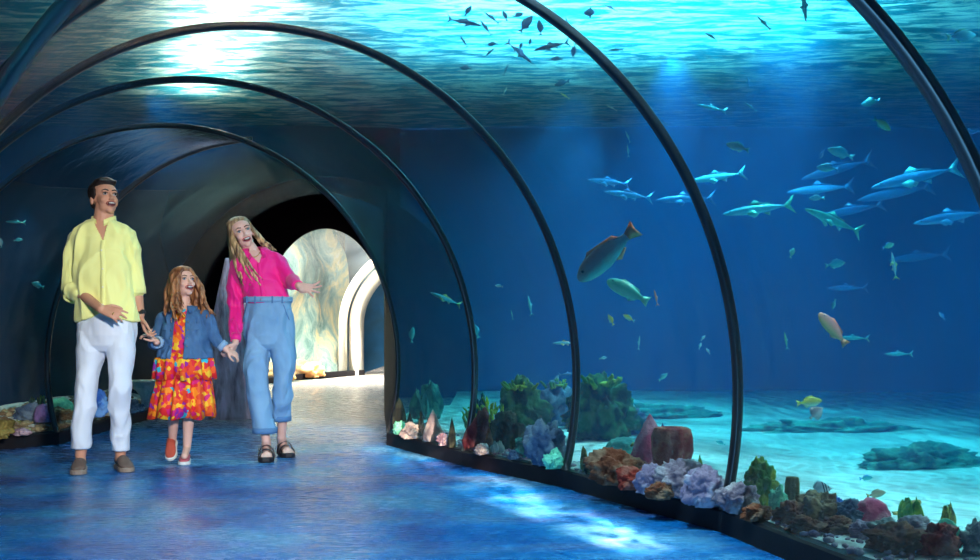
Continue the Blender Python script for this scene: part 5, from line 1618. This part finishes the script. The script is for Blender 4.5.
def b_h(bm):
    add_ell(bm, T((0, .020, .050)), (.083, .090, .076), R3); add_ell(bm, T((-.012, .000, .082)), (.066, .066, .040), R3); add_ell(bm, T((.030, .002, .074)), (.044, .060, .038), R3); add_ell(bm, T((0, .06, -.02)), (.066, .045, .08), R3)
    L = []
    for k in range(18):
        t = k / 17
        L.append(((-.064, -.02 + .09 * t, .075 - .05 * t), (-.108, -.07 + .13 * t, -.09), (-.030 - .060 * t, -.125 + .12 * t, -.375 - .03 * math.sin(k * 2))))
        L.append(((-.060, -.03 + .09 * t, .080 - .05 * t), (-.115 - .01 * t, 0 + .09 * t, -.08), (-.12 + .02 * t, -.07 + .12 * t, -.33 - .03 * math.cos(k * 2))))
    for k in range(7):
        t = k / 6
        L.append(((.064, -.02 + .09 * t, .070 - .05 * t), (.092, .0 + .08 * t, -.05), (.125 + .07 * t, .03 + .06 * t, -.135 - .03 * t)))
    for k in range(7):
        x = -.06 + .02 * k
        L.append(((x, .09, .05), (x * 1.3 - .02, .125, -.07), (x - .06, .09, -.28)))
    strands(bm, T, L, len(L) * 3, .2, .0090, 9, .010)
blob('hair', b_h, HAIR3, woman, org, 0.005, 1, disp=lambda q, n: .0035 * noise.noise(Vector((q.x * 60, q.y * 60, q.z * 12))))
ombre(HAIR3, 1.50, 1.74, (92, 60, 44))
face_parts(T, R3, 1.0, woman, org, pbr('brow_brown', srgb(84, 56, 44), .6), M_IRIS_B, .8, (190, 70, 80))
bm = bmesh.new()
pts = [p(248 + 1.0 * k, 252 + 5.0 * math.sin(PI * k / 12) ** .7, -.055 - .03 * math.sin(PI * k / 12)) - org for k in range(13)]
merge_tube(bm, pts, .0028, 6); bm_obj('necklace', bm, pbr('gold_chain', srgb(215, 175, 90), .3, metal=1), parent=woman)

PINK = pbr('pink_crepe', srgb(252, 8, 140), .65, srgb(244, 6, 130), 6, bump=0.0006, bscale=220, sheen=.2)
def b_ps(bm):
    add_loft(bm, [(p(256.5, 248.5), .062, .062), (p(257, 252.5), .120, .082), (p(257, 259), .168, .105), (p(257.5, 270), .175, .118), (p(260, 280), .172, .118), (p(264, 290), .165, .112), (p(267, 298), .160, .108), (p(267.5, 303), .150, .104)], pw=.93)
    for a, b_, r0, r1 in (((238, 265), (235.5, 285, .02), .058, .056), ((235.5, 285, .02), (235.5, 308, .02), .056, .054), ((235.5, 308, .02), (235.5, 336, -.12), .054, .040),
                          ((276, 261), (284, 271, -.03), .060, .056), ((284, 271, -.03), (290.5, 281, -.07), .056, .050), ((290.5, 281, -.07), (297, 285, -.20), .050, .038)):
        add_cap(bm, p(*a), p(*b_), r0, r1)
vw = p(262, 263)
def cut_w(q, n):
    if q.y > D0 - .02: return False
    t = (q.z - vw.z) / (p(0, 249).z - vw.z)
    cx = lerp(vw.x, p(257, 0).x, t)
    return t > 0 and abs(q.x - cx) < .002 + .062 * t
def snap_w(q):
    t = (q.z - vw.z) / (p(0, 249).z - vw.z)
    if t <= 0 or q.y > D0 - .02: return q
    cx = lerp(vw.x, p(257, 0).x, t); s_ = 1 if q.x > cx else -1
    return Vector((cx + s_ * (.002 + .062 * t), q.y, q.z))
ps = blob('shirt', b_ps, PINK, woman, org, 0.0055, 2, disp=folds(.016, (9, 9, 5), 21), cut=cut_w, snap=snap_w)
for sx in (-1, 1):
    V = []
    for k in range(10):
        t = k / 9; a = -PI / 2 + sx * lerp(.62, PI, t)
        for z_, r in ((-.004, .062), (.030, .058), (.027, .068), (-.016 - .022 * (1 - t) ** 2, .088 + .012 * (1 - t))):
            V.append(p(256.5, 250.5) + Vector((math.cos(a) * r * 1.1, math.sin(a) * r - .004, z_ - .02 * (1 - t) ** 2)) - org)
    mesh_obj('collar', V, grid_faces(10, 4, True), PINK, parent=ps)
ring_band('cuff', PINK, ps, org, p(235.5, 341, -.145), .036, .036, .05, .008, ydir=Vector((0, .42, .9)))
ring_band('cuff', PINK, ps, org, p(298.6, 285.6, -.225), .035, .035, .045, .008, ydir=Vector((-.35, .92, .12)))
V = []
for k in range(9):
    c = p(lerp(262, 266.5, k / 8), lerp(264, 298, k / 8)); y = front_y(ps, c.x, c.z, D0)
    for dx, dy in ((-.012, .002), (-.010, -.004), (.010, -.004), (.012, .002)): V.append(Vector((c.x + dx, y + dy, c.z)) - org)
mesh_obj('placket', V, grid_faces(9, 4), PINK, parent=ps)

JN = pbr('denim_light', srgb(140, 180, 212), .8, srgb(104, 150, 192), 7, bump=0.001, bscale=220, stretch=(1, 1, .5))
JNL = pbr('denim_seam', srgb(84, 126, 172), .8)
def b_jn(bm):
    global S_
    S_ = S0
    add_loft(bm, [(p(268.5, 297), .150, .108), (p(268.7, 306), .156, .114), (p(269, 322), .168, .126), (p(269.5, 336), .172, .122), (p(270, 344), .155, .105), (p(270, 350), .09, .06)], 32)
    leg_loft(bm, [(258.5, 333, 12.8, .110, 0), (257, 350, 13.8, .112, -.01), (256, 368, 13.0, .098, -.04), (257, 384, 11.8, .085, -.06), (260, 402, 11.6, .080, -.07), (263.5, 420, 11.6, .078, -.09), (264.8, 431, 11.6, .078, -.10)], p)
    leg_loft(bm, [(281.5, 333, 13.2, .110, 0), (283, 350, 13.2, .112, 0), (284.5, 368, 12.0, .098, -.02), (284, 384, 11.0, .085, -.02), (282, 402, 10.2, .078, .02), (281, 412, 10.0, .076, .06), (281, 419, 10.0, .076, .08)], p)
jn = blob('jeans', b_jn, JN, woman, org, 0.006, 2, disp=folds(.013, (10, 10, 5), 31))
ring_band('waistband', JN, jn, org, p(268.2, 302.5), .168, .120, .038, .010)
for u_ in (250, 259, 276, 285):
    c = p(u_, 300); a = math.acos(max(-1, min(1, (c.x - p(267.5, 0).x) / .172))); y = D0 - .120 * math.sin(a)
    V = [Vector((c.x + dx, y - .006 + dy, c.z + dz)) - org for dz in (-.024, .024) for dx, dy in ((-.005, .004), (-.005, -.003), (.005, -.003), (.005, .004))]
    mesh_obj('belt_loop', V, [(0, 1, 5, 4), (1, 2, 6, 5), (2, 3, 7, 6), (3, 0, 4, 7), (0, 3, 2, 1), (4, 5, 6, 7)], JNL, parent=jn, smooth=False)
bm = bmesh.new(); c = p(265, 300); add_ell(bm, Vector((c.x, D0 - .122, c.z)) - org, (.008, .004, .008), None, 10); bm_obj('button', bm, pbr('steel_button', srgb(170, 170, 175), .3, metal=1), parent=jn)
ring_band('cuff', JNL, jn, org, p(264.8, 433, -.10), .084, .083, .038, .008, noise_a=.05)
ring_band('cuff', JNL, jn, org, p(281, 421, .08), .073, .080, .036, .008, noise_a=.05)
# slanted pocket seams
for (ua, va, ub, vb_) in ((249, 305, 245.5, 322), (286, 305, 291, 320)):
    pts = []
    for k in range(8):
        c = p(lerp(ua, ub, k / 7), lerp(va, vb_, k / 7)); pts.append(Vector((c.x, front_y(jn, c.x, c.z, D0) - .001, c.z)) - org)
    bm = bmesh.new(); merge_tube(bm, pts, .003, 6); bm_obj('pocket_seam', bm, JNL, parent=jn)
SAN = pbr('sandal_leather', srgb(38, 18, 26), .35, srgb(52, 26, 34), 20); SANS = pbr('sandal_sole', srgb(24, 16, 20), .6); BED = pbr('cork_bed', srgb(140, 110, 90), .8)
def sandal(hx, hy, tx, ty):
    a, b_ = g(hx, hy), g(tx, ty); d_ = (b_ - a).normalized(); L = (b_ - a).length; s_ = Vector((d_.y, -d_.x, 0)).normalized()
    out = [(0, .24), (.05, .36), (.2, .42), (.45, .38), (.65, .46), (.82, .50), (.93, .42), (1.0, .20)]
    ol = [(t, x) for t, x in out] + [(t, -x) for t, x in out[::-1]]
    V = []; n_ = len(ol)
    for z, gg in ((0.001, .98), (.012, 1.0), (.030, 1.0), (.034, .95)):
        for t, x in ol: V.append(a + d_ * L * (.5 + (t - .5) * gg) + s_ * x * .105 * gg + Vector((0, 0, z + (.004 if t < .3 else 0))) - org)
    f = grid_faces(4, n_, True) + [tuple(range(n_))[::-1], tuple(3 * n_ + q for q in range(n_))]
    so = mesh_obj('sandal', V, f, SANS, parent=woman, smooth=False)
    for t, w_, hz in ((.45, .042, .098), (.70, .038, .078)):
        V = []
        for k in range(13):
            an = PI * k / 12
            for dt, g2 in ((-.5, 0), (-.5, .005), (.5, .005), (.5, 0)):
                V.append(a + d_ * (L * t + w_ * dt) + s_ * math.cos(an) * (.051 + g2) + Vector((0, 0, .020 + math.sin(an) * (hz - .020 + g2))) - org)
        mesh_obj('strap', V, grid_faces(13, 4, True), SAN, parent=so)
        c = a + d_ * L * t + s_ * .044 + Vector((0, 0, hz * .72)) - org
        bm = bmesh.new(); bmesh.ops.create_cube(bm, size=1); bmesh.ops.scale(bm, verts=bm.verts, vec=(.006, .018, .020)); bmesh.ops.bevel(bm, geom=bm.edges[:], offset=.002, segments=2, affect='EDGES')
        bmesh.ops.translate(bm, verts=bm.verts, vec=c + s_ * .006); bm_obj('buckle', bm, pbr('buckle_%d' % int(t * 100 + hx), srgb(150, 140, 130), .3, metal=1), parent=so)
sandal(267, 7.02, 266, 6.72)
sandal(281.5, 7.24, 289, 6.97)
# ================================================================ camera and light
cam = bpy.data.cameras.new('camera'); co = bpy.data.objects.new('camera', cam); C.objects.link(co)
co.location = (0, 0, CAM_H); co.rotation_euler = (PI / 2, 0, 0)
cam.sensor_width = 36; cam.lens = F_PX / 980 * 36; cam.shift_y = (HOR - 280) / 980
cam.clip_start = 0.02
S.camera = co
S.view_settings.view_transform = 'Standard'; S.view_settings.look = 'None'
S.view_settings.gamma = 1; S.view_settings.use_curve_mapping = False
S.view_settings.exposure = 0.35
w = bpy.data.worlds.new('world'); S.world = w; w.use_nodes = True
w.node_tree.nodes['Background'].inputs[0].default_value = (0.02, 0.05, 0.09, 1)
w.node_tree.nodes['Background'].inputs[1].default_value = 0.3
S.cycles.max_bounces = 10; S.cycles.transparent_max_bounces = 24
S.cycles.sample_clamp_indirect = 6.0; S.cycles.volume_bounces = 0
S.cycles.use_denoising = True
S.cycles.caustics_reflective = False; S.cycles.caustics_refractive = False

def area(name, loc, size, power, col, aim, size_y=None, spread=None):
    l = bpy.data.lights.new(name, 'AREA'); l.energy = power; l.color = col; l.size = size
    if size_y: l.shape = 'RECTANGLE'; l.size_y = size_y
    if spread: l.spread = spread
    o = bpy.data.objects.new(name, l); C.objects.link(o); o.location = loc
    d = Vector(aim) - Vector(loc); o.rotation_euler = d.to_track_quat('-Z', 'Y').to_euler()
    return o
def spot(name, loc, aim, power, col, size=40, blend=0.4, radius=0.05):
    l = bpy.data.lights.new(name, 'SPOT'); l.energy = power; l.color = col; l.spot_size = rad(size); l.spot_blend = blend; l.shadow_soft_size = radius
    o = bpy.data.objects.new(name, l); C.objects.link(o); o.location = loc
    d = Vector(aim) - Vector(loc); o.rotation_euler = d.to_track_quat('-Z', 'Y').to_euler()
    return o
def ripple_gobo(o, scale=14, lo=0.25, hi=2.4, slit=None):
    """lamp colour patterned to imitate water ripples, or masked to an added slit"""
    l = o.data; l.use_nodes = True; nt = l.node_tree
    em = [n for n in nt.nodes if n.type == 'EMISSION'][0]
    tc = nt.nodes.new('ShaderNodeTexCoord'); sp = nt.nodes.new('ShaderNodeSeparateXYZ'); nt.links.new(tc.outputs['Normal'], sp.inputs[0])
    dv = []
    for ax in 'XY':
        d = nd(nt, 'ShaderNodeMath', _operation='DIVIDE'); nt.links.new(sp.outputs[ax], d.inputs[0]); nt.links.new(sp.outputs['Z'], d.inputs[1]); dv.append(d)
    cb = nt.nodes.new('ShaderNodeCombineXYZ'); nt.links.new(dv[0].outputs[0], cb.inputs[0]); nt.links.new(dv[1].outputs[0], cb.inputs[1])
    nz = nd(nt, 'ShaderNodeTexNoise', Scale=scale * .6, Detail=3); nt.links.new(cb.outputs[0], nz.inputs['Vector'])
    ma = nd(nt, 'ShaderNodeVectorMath', _operation='MULTIPLY_ADD'); ma.inputs[1].default_value = (1.6 / scale * 2,) * 3
    nt.links.new(nz.outputs['Color'], ma.inputs[0]); nt.links.new(cb.outputs[0], ma.inputs[2])
    vo = nd(nt, 'ShaderNodeTexVoronoi', _feature='SMOOTH_F1', Scale=scale); nt.links.new(ma.outputs[0], vo.inputs['Vector'])
    k = ramp(nt, vo.outputs['Distance'], [(0.15, (lo,) * 3), (0.45, (lerp(lo, hi, .25),) * 3), (0.75, (hi,) * 3)])
    res = k
    if slit:
        ab = nd(nt, 'ShaderNodeMath', _operation='ABSOLUTE'); nt.links.new(dv[0].outputs[0], ab.inputs[0])
        ms = nd(nt, 'ShaderNodeMapRange'); ms.inputs['From Min'].default_value = slit; ms.inputs['From Max'].default_value = slit * .35
        nt.links.new(ab.outputs[0], ms.inputs['Value'])
        mm = nd(nt, 'ShaderNodeVectorMath', _operation='MULTIPLY'); nt.links.new(k, mm.inputs[0]); nt.links.new(ms.outputs[0], mm.inputs[1]); res = mm.outputs[0]
    nt.links.new(res, em.inputs['Color'])
    return o
# lamps over the sand lane of the right-hand tank, just under the surface
for k, (x, y) in enumerate(((2.2, 7.6), (4.4, 6.4), (6.6, 6.8), (9.0, 7.5), (1.6, 9.0), (3.3, 5.3))):
    ripple_gobo(spot('tank_spot', (x, y, 3.3), (x + 0.2, y - 0.3, 0), 430, (0.28, 0.88, 1.0), 105, 0.9, 0.03), 5, .5, 1.8)
spot('tank_spot', (0.9, 10.6, 3.3), (0.2, 10.4, 0), 380, (0.35, 0.95, 0.9), 110, 0.9, 0.3)  # added spot, lights a teal haze in the water behind the panels
# skylight above the surface beyond the tunnel
area('skylight', (1.0, 8.3, 4.4), 3.4, 640, (0.30, 0.85, 1.0), (1.0, 8.3, 0), size_y=2.2)
area('skylight_right', (5.0, 8.0, 4.6), 3, 60, (0.3, 0.8, 1.0), (5.0, 8.0, 0), size_y=3)
def strip(name, p, q, wid, power, col, up=(0, 0, -1), spread=None):
    p, q = Vector(p), Vector(q); m = (p + q) / 2
    l = bpy.data.lights.new(name, 'AREA'); l.shape = 'RECTANGLE'; l.energy = power; l.color = col
    l.size = (q - p).length; l.size_y = wid
    if spread: l.spread = rad(spread)
    o = bpy.data.objects.new(name, l); C.objects.link(o); o.location = m
    x = (q - p).normalized(); z = -Vector(up).normalized(); y = z.cross(x).normalized(); z = x.cross(y)
    o.rotation_euler = Matrix((x, y, z)).transposed().to_euler()
    return o
strip('roof_slot', (-1.75, 7.4, 3.75), (-3.3, 11.2, 3.75), 0.30, 420, (1.0, 0.50, 0.38))  # unseen warm strip added above the water to make silver glints
# unseen slit spot added at the entrance, throws a broken streak along the kerb
sl = spot('slot_lamp', (0.75, 1.2, 1.95), (-0.02, 5.6, 0), 9500, (1.0, 0.72, 0.55), 27, 0.4, 0.01)
P0, P1, P2 = Vector((0.75, 1.2, 1.95)), Vector((0.74, 3.9, 0)), Vector((-0.66, 7.3, 0))
xa = (P1 - P0).cross(P2 - P0).normalized(); za = -((P1 + P2) / 2 - P0).normalized(); za = (za - xa * za.dot(xa)).normalized(); ya = za.cross(xa)
sl.rotation_euler = Matrix((xa, ya, za)).transposed().to_euler()
ripple_gobo(sl, 26, 0.0, 2.2, slit=0.048)
ripple_gobo(spot('tank_spot', (0.2, 3.6, 3.3), (-0.3, 4.2, 0), 560, (0.60, 0.85, 1.0), 100, 0.9, 0.25), 26, .5, 1.7)  # unseen spot added over the tunnel to lighten the front floor
# unseen warm spots added over the kerb reef to hold its reds
for (x, y) in ((1.75, 3.6), (1.35, 4.6), (0.95, 5.6), (0.45, 6.7), (-0.1, 7.6)):
    spot('reef_spot', (x + 0.9, y + 0.2, 2.4), (x + .25, y + .3, 0.1), 85, (1.0, 0.80, 0.80), 70, 0.9, 0.08)
for (x, y) in ((-3.9, 8.6), (-4.6, 7.2)):
    spot('reef_spot', (x - 0.3, y + 0.6, 2.0), (x, y, 0.1), 16, (0.9, 0.95, 0.8), 60, 0.9, 0.08)
# lamp in the entrance hall behind the camera lights the family
spot('hall_spot', (1.0, 0.2, 2.15), at(190, 330, 6.7), 1750, (1.0, 0.93, 0.90), 26, 0.7, 0.2)
area('entrance_glow', (-1.2, -3.3, 1.3), 1.4, 160, (0.2, 0.55, 1.0), (-1.2, 5, 1.2), size_y=2.2)
# bright hall
area('far_hall_lamp', (-1.7, 18.6, 3.4), 1.6, 780, (1.0, 0.84, 0.68), (-1.6, 18.9, 0), spread=rad(110))
area('far_tank_lamp', (-4.2, 17.0, 3.9), 3.0, 620, (0.95, 0.98, 1.0), (-4.6, 17.5, 0))


# unseen lamp added over the left tank, draws a smear on the crest sheet
spot('crest_lamp', (-3.3, 9.9, 3.2), (-2.35, 8.9, 2.0), 220, (0.8, 1.0, 0.95), 60, 0.9, 0.1)
